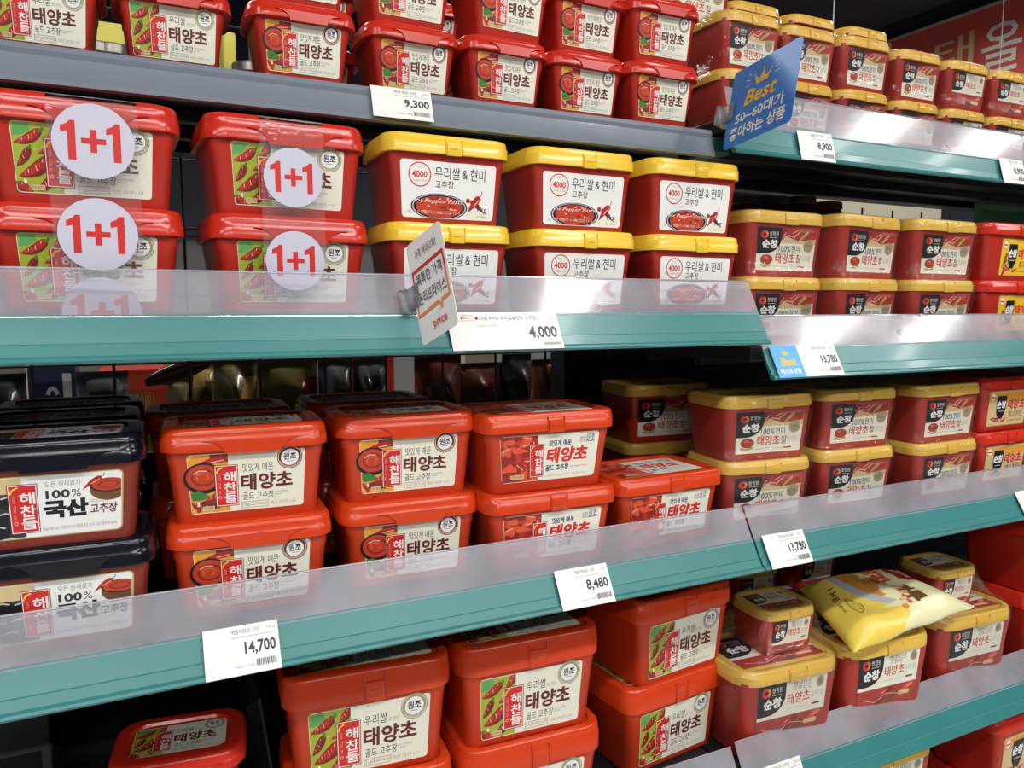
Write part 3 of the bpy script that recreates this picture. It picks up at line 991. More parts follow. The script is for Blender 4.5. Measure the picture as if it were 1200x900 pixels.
def rail(x0, x1, yb, zb, tz, cz, label, lean=.040, ends=True):
    """price rail: teal strip with a rolled lower lip and a clear guard above it; returns a mapping for tags"""
    h = tz + cz
    root = empty('price_rail', ((x0 + x1) / 2, yb, zb))
    L = (x1 - x0) / 2
    k = lean / h
    prof = lambda z: z * k
    # teal strip
    bm = bmesh.new()
    pts = [(.004, -.0012), (-.0015, -.0015), (-.0026, .0006), (-.0012, .0028), (prof(.004), .0042), (prof(tz * .36), tz * .36), (prof(tz * .38) + .0008, tz * .38), (prof(tz), tz), (prof(tz) + .0028, tz), (prof(.004) + .0045, .004)]
    a = [bm.verts.new((-L, y, z)) for y, z in pts]
    b = [bm.verts.new((L, y, z)) for y, z in pts]
    n = len(pts)
    for i in range(n):
        bm.faces.new((a[i], b[i], b[(i + 1) % n], a[(i + 1) % n]))
    bm.faces.new(a)
    bm.faces.new(b[::-1])
    bmesh.ops.recalc_face_normals(bm, faces=bm.faces)
    mesh_obj('price_strip', bm, TEAL, root, angle=12)
    # clear guard with a beaded upper edge
    bm = bmesh.new()
    pts = [(prof(tz) - .0006, tz - .003), (prof(h), h)]
    rows = [[bm.verts.new((sx * L, y, z)) for y, z in pts] for sx in (-1, 1)]
    bm.faces.new((rows[0][0], rows[1][0], rows[1][1], rows[0][1]))
    tube(bm, (-L, prof(h), h), (L, prof(h), h), .0011, 8)
    tube(bm, (-L, prof(tz) - .0004, tz - .002), (L, prof(tz) - .0004, tz - .002), .0010, 8)
    mesh_obj('clear_guard', bm, GUARD, root)
    props(root, label, 'price rail', 'price rails')
    return (yb, zb, k, h)


RL_MID = rail(XL0, XB - .001, .680, Z(-.042), .036, .037, 'teal price rail with clear guard below the taped red tubs')
RL_LOW = rail(XL0, XB + .0, .680, Z(-.318), .033, .036, 'teal price rail with clear guard under the navy-lidded tubs')
RR_LOW = rail(XB + .003, XR1, .680, Z(-.318), .033, .036, 'teal price rail right of the seam, above the yellow flour bag')
RR_2 = rail(XB + .006, XR1, .680, Z(-.0845), .037, .037, 'teal price rail with the blue and white price card at its left end')
RR_1 = rail(XB + .004, XR1, .755, Z(.1925), .036, .046, 'pale teal price rail under the small gold-lidded tubs, upper right', lean=.022)
RL_BOT = rail(XL0, XB + .026, .715, Z(-.662), .034, .036, 'price rail below the two kilo tubs, left of the bottom seam')
RR_BOT = rail(XB + .030, XR1, .712, Z(-.661), .036, .040, 'teal price rail in front of the wrapped gold-lidded tubs, lower right')

# grey steel edge of the top left shelf
bm = bmesh.new()
prof = [(.784, Z(.1885)), (.7815, Z(.1895)), (.7815, Z(.1935)), (.7825, Z(.195)), (.789, Z(.214)), (.788, Z(.2185)), (.790, Z(.2235)), (.815, Z(.2238)), (.815, Z(.2190)), (.800, Z(.2175)), (.7945, Z(.211)), (.788, Z(.1885))]
a = [bm.verts.new((XL0, y, z)) for y, z in prof]
b = [bm.verts.new((XB - .004, y, z)) for y, z in prof]
for i in range(len(prof)):
    j = (i + 1) % len(prof)
    bm.faces.new((a[i], b[i], b[j], a[j]))
bm.faces.new(a); bm.faces.new(b[::-1])
bmesh.ops.recalc_face_normals(bm, faces=bm.faces)
props(mesh_obj('shelf_edge', bm, GREYM, smooth=True, angle=30), 'plain grey steel edge of the top left shelf, under the small red tubs', 'shelf edge')
bm = bmesh.new()
box(bm, XB - .002, XB + .030, .79, .86, Z(.1955), Z(.217), .003)
props(mesh_obj('end_bracket', bm, DGREEN, smooth=False), 'dark green bracket behind the blue sign where the top shelves meet', 'bracket')


# ------------------------------------------------------------------ price tags
def tag_map(rl, xc, zoff):
    yb, zb, k, h = rl
    n = Vector((0, -1, k)).normalized()
    up = Vector((0, k, 1)).normalized()
    o = Vector((xc, yb + k * zoff, zb + zoff))
    return lambda u, v, lv: o + Vector((u, 0, 0)) + up * v + n * (.0040 + lv * EPS)


def tag_body(rl, xc, zoff, w_, h_, name='price_tag'):
    f = tag_map(rl, xc, zoff)
    bm = bmesh.new()
    q = [(-w_ / 2, -h_ / 2), (w_ / 2, -h_ / 2), (w_ / 2, h_ / 2), (-w_ / 2, h_ / 2)]
    fr = [bm.verts.new(f(u, v, 0)) for u, v in q]
    bk = [bm.verts.new(f(u, v, -6)) for u, v in q]
    bm.faces.new(fr)
    bm.faces.new(bk[::-1])
    for i in range(4):
        bm.faces.new((fr[(i + 1) % 4], fr[i], bk[i], bk[(i + 1) % 4]))
    return f, mesh_obj(name, bm, INK['white'], smooth=False)


def price_tag(rl, x0, x1, zoff, h_, price, title, size, unit, label):
    w_ = x1 - x0
    f, o = tag_body(rl, (x0 + x1) / 2, zoff, w_, h_)
    P = Print(f)
    q = lambda u, v: (-w_ / 2 + u * w_, -h_ / 2 + v * h_)
    P.text(title, *q(.37, .83), *q(.75, .93), 'dark', 1)
    P.text(size, *q(.85, .84), *q(.96, .92), 'grey', 1)
    P.line([q(.36, .76), q(.96, .76)], h_ * .012, 'grey', 1)
    P.text(price, *q(.53, .36), *q(.95, .66), 'black', 1, 0.03)
    P.text('고추장', *q(.56, .26), *q(.67, .31), 'lgrey', 1)
    P.text(unit, *q(.38, .13), *q(.65, .20), 'grey', 1)
    rnd = random.Random(hash(title) % 97 + len(price))
    x = .67
    while x < .95:
        t = rnd.choice((.006, .010, .015))
        P.rect(*q(x, .13), *q(min(.955, x + t), .27), 'dark', 1)
        x += t + rnd.choice((.006, .010))
    P.text('V1', *q(.06, .05), *q(.10, .09), 'lgrey', 1)
    P.text('MD', *q(.17, .05), *q(.22, .09), 'lgrey', 1)
    P.build('tag_print', o)
    return props(o, label, 'price tag', 'price tags on the rails')


price_tag(RL_LOW, .0405, .1035, .0165, .042, '14,700', '해찬들 태양초골드 고추장', '1KG', '100g당 1,470원', 'white price tag reading 14,700 on a teal rail')
price_tag(RL_LOW, .3905, .4560, .0165, .042, '8,480', '해찬들 태양초골드 고추장', '1.5KG', '100g당 990원', 'white price tag reading 8,480 on a teal rail')
price_tag(RR_LOW, .6840, .7520, .0165, .042, '13,780', '청정원 순창 찰고추장', '1KG*2', '100g당 690원', 'white price tag reading 13,780 beside the seam of two rails')
price_tag(RR_LOW, 1.195, 1.262, .0170, .042, '13,780', '청정원 순창 고추장', '1KG', '100g당 690원', 'white price tag cut off by the right edge of the photo')
price_tag(RR_2, .7285, .7935, .0175, .042, '13,780', '청정원 순창 찰고추장', '1KG*2', '100g당 690원', 'white price tag reading 13,780 right of the small blue card')
price_tag(RR_1, .785, .8475, .017, .040, '8,900', '청정원 순창 고추장', '500G', '100g당 890원', 'white price tag reading 8,900 right of the large blue sign')
price_tag(RR_1, 1.209, 1.268, .017, .040, '8,900', '청정원 순창 고추장', '500G', '100g당 890원', 'half glared price tag on the upper right rail at the far right')
price_tag(RR_BOT, .716, .800, .022, .044, '12,900', '햇살담은 고추장', '2KG', '100g당 645원', 'price tag on the lowest right rail, cut off by the bottom of the photo')
_edge = (.7795, Z(.1905), .0085 / .026, .03)
price_tag(_edge, .2245, .2890, .0165, .034, '9,300', '해찬들 태양초 고추장', '500G', '100g당 930원', 'white price tag reading 9,300 on the grey shelf edge')
# wide tag
f, o = tag_body(RL_MID, .3295, .0170, .121, .041)
P = Print(f)
q = lambda u, v: (-.0605 + u * .121, -.0205 + v * .041)
P.rect(*q(.115, .80), *q(.125, .88), 'red', 1)
P.frame(*q(.03, .77), *q(.23, .93), .0004, 'red', 1)
P.text('서비스', *q(.12, .80), *q(.215, .90), 'red', 1.2)
P.rect(*q(.243, .80), *q(.265, .88), 'dark', 1)
P.text('Only Price 우리쌀&현미 고추장', *q(.275, .77), *q(.80, .90), 'dark', 1)
P.text('1KG', *q(.915, .80), *q(.965, .87), 'grey', 1)
P.line([q(.24, .71), q(.97, .71)], .0004, 'lgrey', 1)
P.text('100g당 400원', *q(.245, .60), *q(.42, .67), 'grey', 1)
P.text('4,000', *q(.70, .24), *q(.965, .62), 'dark', 1, 0.03)
for i in range(22):
    P.rect(*q(.82 + i * .0072, .10), *q(.82 + i * .0072 + (.003, .005)[i % 3 == 0], .17), 'dark', 1)
P.text('V5 MD', *q(.27, .08), *q(.36, .11), 'lgrey', 1)
P.build('tag_print', o)
props(o, 'wide white price tag reading 4,000 behind the white flag sign', 'price tag', 'price tags on the rails')
# small blue card
f, o = tag_body(RR_2, .7065, .0175, .043, .042, 'promotion_card')
P = Print(f)
P.rect(-.0215, -.021, .0215, .021, 'lblue', .5)
P.text('Best', -.011, -.006, .013, .005, 'yellow', 1, 0.04, 0.15)
P.text('베스트상품', -.0165, -.0165, .0165, -.0095, 'white', 1, 0.02)
P.poly([(-.004, .008), (.004, .008), (.0055, .014), (.002, .011), (0, .0155), (-.002, .011), (-.0055, .014)], 'yellow', 1)
P.build('card_print', o)
props(o, 'small light blue promotion card left of the 13,780 tag', 'card')


# ------------------------------------------------------------------ the two flag signs
def flag(name, loc, yaw, pitch, roll, w_, h_, curve, ink, label, cat, draw, r=.006):
    M = Matrix.Translation(Vector(loc)) @ (Matrix.Rotation(yaw, 4, 'Z') @ Matrix.Rotation(pitch, 4, 'Y') @ Matrix.Rotation(roll, 4, 'X'))
    root = empty(name)
    root.matrix_world = M
    bend = lambda u: curve * ((u / w_) ** 2 - u / w_)
    # a sheet with real thickness, rounded corners
    bm = bmesh.new()
    pts = []
    for cx, cz, a0 in ((w_ - r, h_ / 2 - r, 0), (r, h_ / 2 - r, 90), (r, -h_ / 2 + r, 180), (w_ - r, -h_ / 2 + r, 270)):
        pts += [(cx + r * math.cos(R(a0 + 18 * i)), cz + r * math.sin(R(a0 + 18 * i))) for i in range(6)]
    fr = [bm.verts.new((x, bend(x), z)) for x, z in pts]
    bk = [bm.verts.new((x, bend(x) + .0006, z)) for x, z in pts]
    bm.faces.new(fr)
    bm.faces.new(bk[::-1])
    for i in range(len(pts)):
        j = (i + 1) % len(pts)
        bm.faces.new((fr[j], fr[i], bk[i], bk[j]))
    bmesh.ops.recalc_face_normals(bm, faces=bm.faces)
    mesh_obj('sign_sheet', bm, INK[ink], root, smooth=False)
    P = Print(lambda u, v, lv: (u, bend(u) - .0003 - lv * EPS, v))
    draw(P, w_, h_)
    P.build('sign_print', root)
    bm = bmesh.new()
    cz = -h_ * .02
    box(bm, -.010, .010, -.0022, -.0010, cz - .011, cz + .011, .0005)
    box(bm, -.010, .010, .0012, .0024, cz - .011, cz + .011, .0005)
    box(bm, -.012, -.008, -.0024, .0026, cz - .013, cz + .013, .0008)
    box(bm, -.016, -.010, -.008, .008, cz - .012, cz + .012, .0008)
    tube(bm, (.004, -.0034, cz), (.004, -.002, cz), .0022, 10)
    mesh_obj('sign_clip', bm, CLIP, root)
    return props(root, label, cat)


def draw_best(P, w_, h_):
    q = lambda u, v: (u * w_, -h_ / 2 + v * h_)
    # crown with rays
    P.poly([q(.40, .69), q(.56, .69), q(.60, .80), q(.53, .745), q(.49, .845), q(.44, .745), q(.36, .81)], 'yellow', 1)
    P.line([q(.42, .715), q(.545, .715)], .0008, 'blue', 1.5)
    for u, v in ((.36, .82), (.49, .855), (.605, .81)):
        P.ell(*q(u, v), .0014, .0014, 'yellow', 1, n=10)
    for a, b in (((.30, .84), (.26, .88)), ((.29, .78), (.23, .80)), ((.29, .73), (.24, .72)), ((.64, .84), (.67, .88)), ((.66, .78), (.72, .80)), ((.66, .73), (.73, .73))):
        P.line([q(*a), q(*b)], .0007, 'white', 1)
    P.text('Best', *q(.24, .47), *q(.72, .66), 'yellow', 1, 0.025, 0.25)
    P.text('50~60대가', *q(.14, .27), *q(.86, .42), 'white', 1, 0.02)
    P.text('좋아하는 상품', *q(.08, .08), *q(.90, .24), 'white', 1, 0.025)


flag('flag_sign', (.6519, .740, Z(.233)), R(-91.9), R(-6.1), R(-14.1), .1106, .0984, .0, 'blue',
     'blue flag sign reading Best with a yellow crown, clipped at the shelf joint', 'sign', draw_best)


def draw_price(P, w_, h_):
    q = lambda u, v: (u * w_, -h_ / 2 + v * h_)
    P.text('가격 세대교체!', *q(.22, .80), *q(.82, .89), 'dark', 1)
    P.line([q(.06, .70), q(.94, .72)], .0034, 'brand', 1)
    P.line([q(.07, .71), q(.07, .52)], .0022, 'brand', 1)
    P.line([q(.07, .52), q(.07, .26)], .0022, 'orange', 1)
    P.line([q(.93, .72), q(.93, .52)], .0022, 'brand', 1)
    P.line([q(.93, .52), q(.93, .30)], .0022, 'orange', 1)
    P.line([q(.06, .27), q(.66, .295)], .0030, 'orange', 1)
    P.line([q(.72, .295), q(.94, .305)], .0030, 'orange', 1)
    P.line([q(.66, .295), q(.70, .22)], .0018, 'orange', 1)
    P.line([q(.70, .22), q(.74, .30)], .0018, 'orange', 1)
    P.text('똑똑한 가격', *q(.16, .54), *q(.86, .66), 'dark', 1, 0.005)
    P.text('온리프라이스', *q(.14, .36), *q(.90, .48), 'dark', 1, 0.005)
    P.text('price', *q(.42, .07), *q(.78, .17), 'red', 1, 0.01)
    for i in range(3):
        P.ell(*q(.46 + .09 * i, .20 + .008 * i), .0006, .0006, 'lgrey', 1, n=8)


flag('flag_sign', (.2354, .690, Z(.0104)), R(-72.3), R(-23.0), R(-6.3), .0563, .1013, .004, 'white',
     'white flag sign with an orange speech frame, clipped to the teal rail', 'sign', draw_price, r=.005)

# ------------------------------------------------------------------ tubs: top left shelf (small red tubs)
gT = 'small red tubs on the top shelf'
low5 = [('G5', -.042, .820, -.5, 'small red tub cut off by the left edge of the top shelf'),
        ('G5', .045, .820, -.5, 'small red tub with a green pepper label between dark gaps, second on the top shelf'),
        ('S5', .164, .812, -1, 'lower small red tub above the taped tubs, leftmost with a bowl label'),
        ('S5', .283, .818, 2, 'lower small red tub standing just above the 9,300 tag'),
        ('S5', .390, .810, 1.5, 'lower small red tub right of the one above the 9,300 tag'),
        ('S5', .4995, .815, 1, 'lower small red tub, second from the gold-lidded tubs on the top shelf'),
        ('S5', .602, .803, -1, 'lower small red tub next to the gold-lidded tubs, left of the blue sign')]
for k, x, y, r, lab in low5:
    x += -.023 if (k == 'G5' and x < 0) else 0
    tub(k, x, y, Z_TOP + .0005, r, lab, gT)
up5 = [(.164, .812, 1, 'upper small red tub cut off by the top edge, leftmost of the upper ones'),
       (.279, .815, 2.5, 'upper small red tub stacked above the one over the 9,300 tag'),
       (.392, .802, 3, 'upper small red tub in the middle of the top row, third from the gold lids'),
       (.5005, .815, 1, 'upper small red tub whose lid touches the top edge, second from the gold-lidded tubs'),
       (.600, .800, -1, 'upper small red tub beside the gold-lidded tubs, left of the blue sign')]
for x, y, r, lab in up5:
    tub('S5', x, y, Z_TOP + .0005 + SPEC['S5'].pitch, r, lab, gT)
for x, y, lab in ((.20, .93, 'small red tub in the second row, left of the 9,300 tag'), (.335, .93, 'small red tub in the second row behind the 9,300 tag'), (.45, .93, 'small red tub in the second row, middle of the top shelf')):
    for lv in (0, 1):
        tub('S5', x, y, Z_TOP + .0005 + lv * SPEC['S5'].pitch, 0, ('upper ' if lv else 'lower ') + lab, gT)

# ------------------------------------------------------------------ tubs: left shelf with taped pairs and yellow lids
gM = 'red tubs of the taped pairs'
p = SPEC['G1'].pitch
A = [tub('G1', -.032, .752, Z_MID + .0005, 1.5, 'lower red tub of the taped pair at the left edge', gM), tub('G1', -.032, .752, Z_MID + .0005 + p, 1.5, 'upper red tub of the taped pair at the left edge', gM)]
B = [tub('G1', .139, .757, Z_MID + .0005, 3.5, 'lower red tub of the taped pair beside the yellow-lidded tubs', gM), tub('G1', .1365, .757, Z_MID + .0005 + p, 3.5, 'upper red tub of the taped pair beside the yellow-lidded tubs', gM)]
gY = 'yellow-lidded tubs with white labels'
p = SPEC['R1'].pitch
for x, y, r, lab in ((.2945, .750, 0, 'yellow-lidded tub with white label, left column beside the taped pair'), (.4545, .749, 0, 'yellow-lidded tub with white label, middle column'), (.6065, .744, 0, 'yellow-lidded tub with white label, right column at the shelf end')):
    for lv in (0, 1):
        tub('R1', x + (.0025 if lv == 0 else 0), y, Z_MID + .0015 + lv * p, r, ('upper ' if lv else 'lower ') + lab, gY)


def one(P, x, rx):
    P.poly([(x - rx * .09, -rx * .52), (x + rx * .10, -rx * .52), (x + rx * .10, rx * .52), (x - rx * .02, rx * .52), (x - rx * .10, rx * .43), (x - rx * .25, rx * .36), (x - rx * .25, rx * .20), (x - rx * .09, rx * .24)], 'red', 2)


def tape(tubs, xc, wd, yfront, rz, ztop, zbot, discs, label):
    """clear tape over the fronts of two stacked tubs, printed with white discs"""
    root = empty('promotion_tape', (xc, yfront, zbot), rz)
    bm = bmesh.new()
    hh = ztop - zbot
    n = 14
    rows = []
    path = [(.016, hh + .0012), (.009, hh + .0004), (.0042, hh - .0016), (.0012, hh - .0055)] + [(0.0, hh - .010 - (hh - .010) * i / n) for i in range(n + 1)]
    for dy, z in path:
        rows.append([bm.verts.new((-wd / 2 + wd * j / 4, dy, z)) for j in range(5)])
    for a_, b_ in zip(rows, rows[1:]):
        for j in range(4):
            bm.faces.new((a_[j], a_[j + 1], b_[j + 1], b_[j]))
    mesh_obj('tape_band', bm, TAPE, root)
    for z, rx in discs:
        P = Print(lambda u, v, lv: (u, -.0003 - lv * EPS, z - zbot + v))
        P.ell(0, 0, rx, rx, 'lav', 1, n=40)
        one(P, -rx * .53, rx)
        P.rect(-rx * .30, -rx * .07, rx * .30, rx * .08, 'red', 2)
        P.rect(-rx * .085, -rx * .30, rx * .075, rx * .31, 'red', 2.2)
        one(P, rx * .56, rx)
        P.build('printed_disc', root)
    props(root, label, 'tape', 'promotion tapes')


tape(A, -.0245, .0665, .7395, R(1.5), Z_MID + .1805, Z_MID + .012, ((Z(.1365), .0305), (Z(.0605), .0300), (Z(-.005), .030)), 'clear tape with white 1+1 discs around the pair at the left edge')
tape(B, .1375, .0580, .7430, R(3.5), Z_MID + .1805, Z_MID + .012, ((Z(.1195), .0270), (Z(.0432), .0275)), 'clear tape with white 1+1 discs around the pair beside the yellow lids')

# ------------------------------------------------------------------ tubs: lower left shelf
gN = 'navy-lidded tubs'
p = SPEC['K1'].pitch
z = Z_LOW + .0005
tub('K1', -.0655, .728, z, -2, 'lower navy-lidded brown tub at the left edge, front row', gN)
tub('K1', -.0695, .722, z + p, -2, 'upper navy-lidded brown tub at the left edge, front row', gN)
for i, (x, y, r) in enumerate(((-.072, .838, -1), (-.066, .954, 2))):
    nm = ('second', 'third')[i]
    tub('K1', x, y, z, r, 'lower navy-lidded tub in the dark ' + nm + ' row', gN)
    tub('K1', x, y, z + p, r, 'upper navy-lidded tub in the dark ' + nm + ' row, only its lid clear', gN)
gS = 'arched-lid red tubs on the lower left shelf'
p = SPEC['S1'].pitch
for x, y, r, col in ((.0885, .744, -3.5, 'beside the navy-lidded tubs'), (.2495, .753, -2.5, 'beside the latched-lid tubs')):
    tub('S1', x + .002, y - .002, z, r + .5, 'lower red tub with maroon seal label, ' + col, gS)
    tub('S1', x, y, z + p, r, 'upper red tub with maroon seal label, ' + col, gS)
for x, y, col in ((.078, .866, 'behind the one beside the navy-lidded tubs'), (.245, .878, 'behind the one beside the latched-lid tubs')):
    tub('S1', x, y, z, -2, 'lower shadowed red tub in the second row ' + col, gS)
    tub('S1', x, y, z + p, -2, 'upper shadowed red tub in the second row ' + col, gS)
gL = 'latched-lid red tubs with photo of peppers'
p = SPEC['N15'].pitch
tub('N15', .4055, .727, z, -1.5, 'lower latched-lid red tub with slanted red title, in the stack of two', gL)
tub('N15', .4015, .727, z + p, -1.8, 'upper latched-lid red tub with slanted red title, in the stack of two', gL)
tub('N15', .5750, .738, z, 2, 'single latched-lid red tub with its whole lid top showing, beside the gold-lidded tubs', gL)

# ------------------------------------------------------------------ tubs: bottom left shelf
gB = 'two kilo red tubs with latched lids'
z = Z_BOT + .0005
p = SPEC['G2'].pitch
for x, y, r, lab in ((.2065, .765, -5, 'two kilo red tub under the 14,700 tag, left column'), (.395, .756, -3, 'two kilo red tub under the 8,480 tag, middle column'), (.652, .800, 6, 'two kilo red tub turned to the right, column beside the wrapped gold-lidded tubs')):
    dx, dy = ((.002, .0), (.0045, .001), (-.010, .004))[0 if x < .3 else 1 if x < .5 else 2]
    tub('G2', x + dx, y + dy, z, r, 'lower ' + lab, gB)
    tub('G2', x, y, z + p, r, 'upper ' + lab, gB)

# ------------------------------------------------------------------ tubs: right bay, top shelf
gR1 = 'small gold-lidded tubs on the highest right shelf'
z = Z_R1 + .0005
p = SPEC['B5'].pitch
row = [('B5', .759, .820, 0, 'partly behind the blue sign'), ('B5', .871, .826, 0, 'right of the blue sign'), ('B5', .979, .820, 0, 'above the 8,900 tag'),
       ('B5', 1.103, .826, 0, 'fourth from the blue sign'), ('W5', 1.220, .826, 0, 'with a pale panel label, left one of the two'), ('W5', 1.336, .826, 0, 'with a pale panel label, right one of the two')]
for i, (k, x, y, r, col) in enumerate(row):
    tub(k, x, y, z, r, 'lower small gold-lidded tub ' + col, gR1)
    tub(k, x, y, z + p, r, 'upper small gold-lidded tub ' + col, gR1)
tub('W5', 1.455, .83, z, 0, 'lower small gold-lidded tub at the very right edge', gR1)
for lv in range(3):
    tub('B1', .752, .930, z + lv * SPEC['B1'].pitch, 0, ('lower hidden ', 'middle hidden ', 'topmost ')[lv] + 'gold-lidded tub behind the red tubs, cut off by the top edge', gR1)
for px, nm in ((886, 'left'), (953, 'middle'), (1018, 'right')):
    x = at(px, 20, .945).x
    for lv in range(3):
        tub('B5', x, .945, z + lv * p, 0, ('lower hidden ', 'second layer ', 'topmost ')[lv] + 'small gold-lidded tub of the back row, ' + nm + ' column under the dark ceiling', gR1)

# ------------------------------------------------------------------ tubs: right bay, second and third shelf
g2 = 'gold-lidded tubs wrapped in pairs, second right shelf'
z2 = Z_R2 + .0005
p = SPEC['B1'].pitch
cols2 = [(.772, .760, 1.0, 'left column beside the yellow-lidded tubs'), (.914, .745, 6, 'middle column, turned so its label shows narrow'), (1.0565, .734, 0, 'right column beside the red-lidded tubs')]
for x, y, r, col in cols2:
    for lv in (0, 1):
        tub('B1', x, y, z2 + lv * p, r, ('upper ' if lv else 'lower ') + 'gold-lidded tub on the second right shelf, ' + col, g2)
for lv in (0, 1):
    tub('V1', 1.246, .745, z2 + lv * SPEC['V1'].pitch, 0, ('upper ' if lv else 'lower ') + 'red-lidded tub with a yellow label at the right edge', 'red-lidded tubs at the right edge')
g3 = 'gold-lidded tubs wrapped in pairs, third right shelf'
z3 = Z_R3 + .0005
cols3 = [(.732, .738, -6, 'left column, nearest the single latched tub'), (.906, .744, -4, 'middle column'), (1.070, .724, 0, 'right column beside the tan-labelled tubs')]
for x, y, r, col in cols3:
    for lv in (0, 1):
        tub('B1', x, y, z3 + lv * p, r, ('upper ' if lv else 'lower ') + 'gold-lidded tub on the third right shelf, ' + col, g3)
for lv in (0, 1):
    tub('B1', .700, .905, z3 + lv * p, -6, ('upper ' if lv else 'lower ') + 'gold-lidded tub set back in the shade behind the latched-lid tubs', g3)
    tub('V2', 1.2385, .742, z3 + lv * SPEC['V2'].pitch, 0, ('upper ' if lv else 'lower ') + 'red-lidded tub with a tan label at the right edge', 'red-lidded tubs at the right edge')

# ------------------------------------------------------------------ tubs: right bay, fourth and fifth shelf
g4 = 'large gold-lidded tubs on the fourth right shelf'
g4s = 'little gold-lidded tubs on top of the large ones'
z4 = Z_R4 + .0005
pw = SPEC['W2'].pitch
tub('W2', .800, .748, z4, -4, 'large gold-lidded tub under a little one, left of the flour bag', g4)
tub('W2', .9920, .744, z4, -4, 'large gold-lidded tub with the flour bag lying on it', g4)
tub('W2', 1.2080, .750, z4, -4, 'large gold-lidded tub under a little one, right of the flour bag', g4)
tub('W3', .8250, .778, z4 + pw, -4, 'little gold-lidded tub on the large one left of the flour bag', g4s)
tub('W3', 1.2000, .782, z4 + pw, -4, 'little gold-lidded tub on the large one right of the flour bag', g4s)
tub('W2', .810, .925, z4, -4, 'large gold-lidded tub in the second row, left one in the shade', g4)
tub('W2', 1.010, .925, z4, -4, 'large gold-lidded tub in the second row, behind the flour bag', g4)
tub('W3', .905, .930, z4 + pw, -3, 'little gold-lidded tub in the dark under the 13,780 tag', g4s)
tub('W3', 1.065, .950, z4 + pw, -3, 'little gold-lidded tub in the dark behind the flour bag', g4s)
for lv in (0, 1):
    tub('V3', 1.447, .760, z4 + lv * SPEC['V3'].pitch, 0, ('upper ' if lv else 'lower ') + 'large plain red tub at the right edge, fourth right shelf', 'large red tubs at the right edge')
z5 = Z_R5 + .0005
for lv in (0, 1):
    tub('W2', 1.045, .765, z5 + lv * pw, -4, ('lower large gold-lidded tub below the bottom edge', 'upper large gold-lidded tub peeking over the bottom edge')[lv] + ', lowest right shelf', 'tubs on the lowest right shelf')
tub('V3', 1.368, .752, z5 + .0, 0, 'lower large red tub on the lowest right shelf', 'tubs on the lowest right shelf')
tub('V3', 1.368, .752, z5 + SPEC['V3'].pitch, 0, 'upper large red tub with a tan label in the bottom right corner', 'tubs on the lowest right shelf')

# small wrapped tubs at the bottom left
zb = Z_BOT + .0005
tub('G1', .022, .80, zb, -6, 'lower small red tub at the bottom edge, out of sight under its twin', 'small red tubs at the bottom left')
tub('G6', .018, .80, zb + SPEC['G1'].pitch, -8, 'small red tub seen from above left of the two kilo tubs', 'small red tubs at the bottom left')
tub('G5', -.125, .820, zb + .03, -6, 'small red tub corner peeking in at the bottom left corner', 'small red tubs at the bottom left')


# ------------------------------------------------------------------ films around wrapped tubs
def film(X, Y, rot, key, levels, label, grow=.0022, dip=.010):
    sp = SPEC[key]
    r = R(rot)
    bm = bmesh.new()
    rings = []
    for x0_, y0_, z, W, D, rad in levels:
        rings.append([(px, py, z) for px, py, _ in rrect(W + grow * 2, D + grow * 2, rad, 0, cx=x0_, cy=y0_)])
    loft(bm, rings, True, True)
    o = mesh_obj('shrink_film', bm, FILM, angle=80)
    o.location = (X - sp.d * math.sin(r), Y + sp.d * math.cos(r), 0)
    o.rotation_euler = (0, 0, r)
    return props(o, label, 'shrink wrap', 'clear shrink films')


def pair_film(X, Y, rot, key, z, n, label):
    sp = SPEC[key]
    L = [(0, 0, z + .0002, sp.Bb[0] - .006, sp.Bb[1] - .006, sp.r)]
    for i in range(n):
        zz = z + i * sp.pitch
        L += [(0, 0, zz + .004, sp.Bb[0] + .012 if i else sp.Bb[0], sp.Bb[1] + .006 if i else sp.Bb[1], sp.r), (0, 0, zz + sp.zt * .5, sp.Bt[0] + .002, sp.Bt[1] - .001, sp.r),
              (0, 0, zz + sp.zt, sp.W, sp.D, sp.r), (0, 0, zz + sp.H - .002, sp.W, sp.D, sp.r)]
    L.append((0, 0, z + (n - 1) * sp.pitch + sp.H + .0012, sp.W - .012, sp.D - .012, sp.r))
    return film(X, Y, rot, key, L, label)


for (x, y, r, col), nm in zip(cols2, ('left', 'middle', 'right')):
    pair_film(x, y, r, 'B1', z2, 2, 'clear shrink film around the ' + nm + ' pair on the second right shelf')
for (x, y, r, col), nm in zip(cols3, ('left', 'middle', 'right')):
    pair_film(x, y, r, 'B1', z3, 2, 'clear shrink film around the ' + nm + ' pair on the third right shelf')
for i, (k, x, y, r, col) in enumerate(row):
    pair_film(x, y, r, k, z, 2, 'glinting film on the small pair ' + col)


def pack_film(X, Y, rot, X2, Y2, label):
    """film stretched from a large tub up over the little tub on its lid"""
    a, b = SPEC['W2'], SPEC['W3']
    r = R(rot)
    dx, dy = (X2 - b.d * math.sin(r)) - (X - a.d * math.sin(r)), (Y2 + b.d * math.cos(r)) - (Y + a.d * math.cos(r))
    cx, cy = dx * math.cos(r) + dy * math.sin(r), -dx * math.sin(r) + dy * math.cos(r)
    zl = z4 + pw
    L = [(0, 0, z4 + .0002, a.Bb[0] - .006, a.Bb[1] - .006, a.r), (0, 0, z4 + a.zt, a.W, a.D, a.r), (0, 0, z4 + a.H, a.W - .001, a.D - .001, a.r),
         (cx * .55, cy * .55, zl + .018, (a.W + b.W) / 2, (a.D + b.D) / 2, a.r), (cx, cy, zl + b.zt, b.W, b.D, b.r), (cx, cy, zl + b.H - .002, b.W, b.D, b.r),
         (cx, cy, zl + b.H + .0012, b.W - .012, b.D - .012, b.r)]
    return film(X, Y, rot, 'W2', L, label)


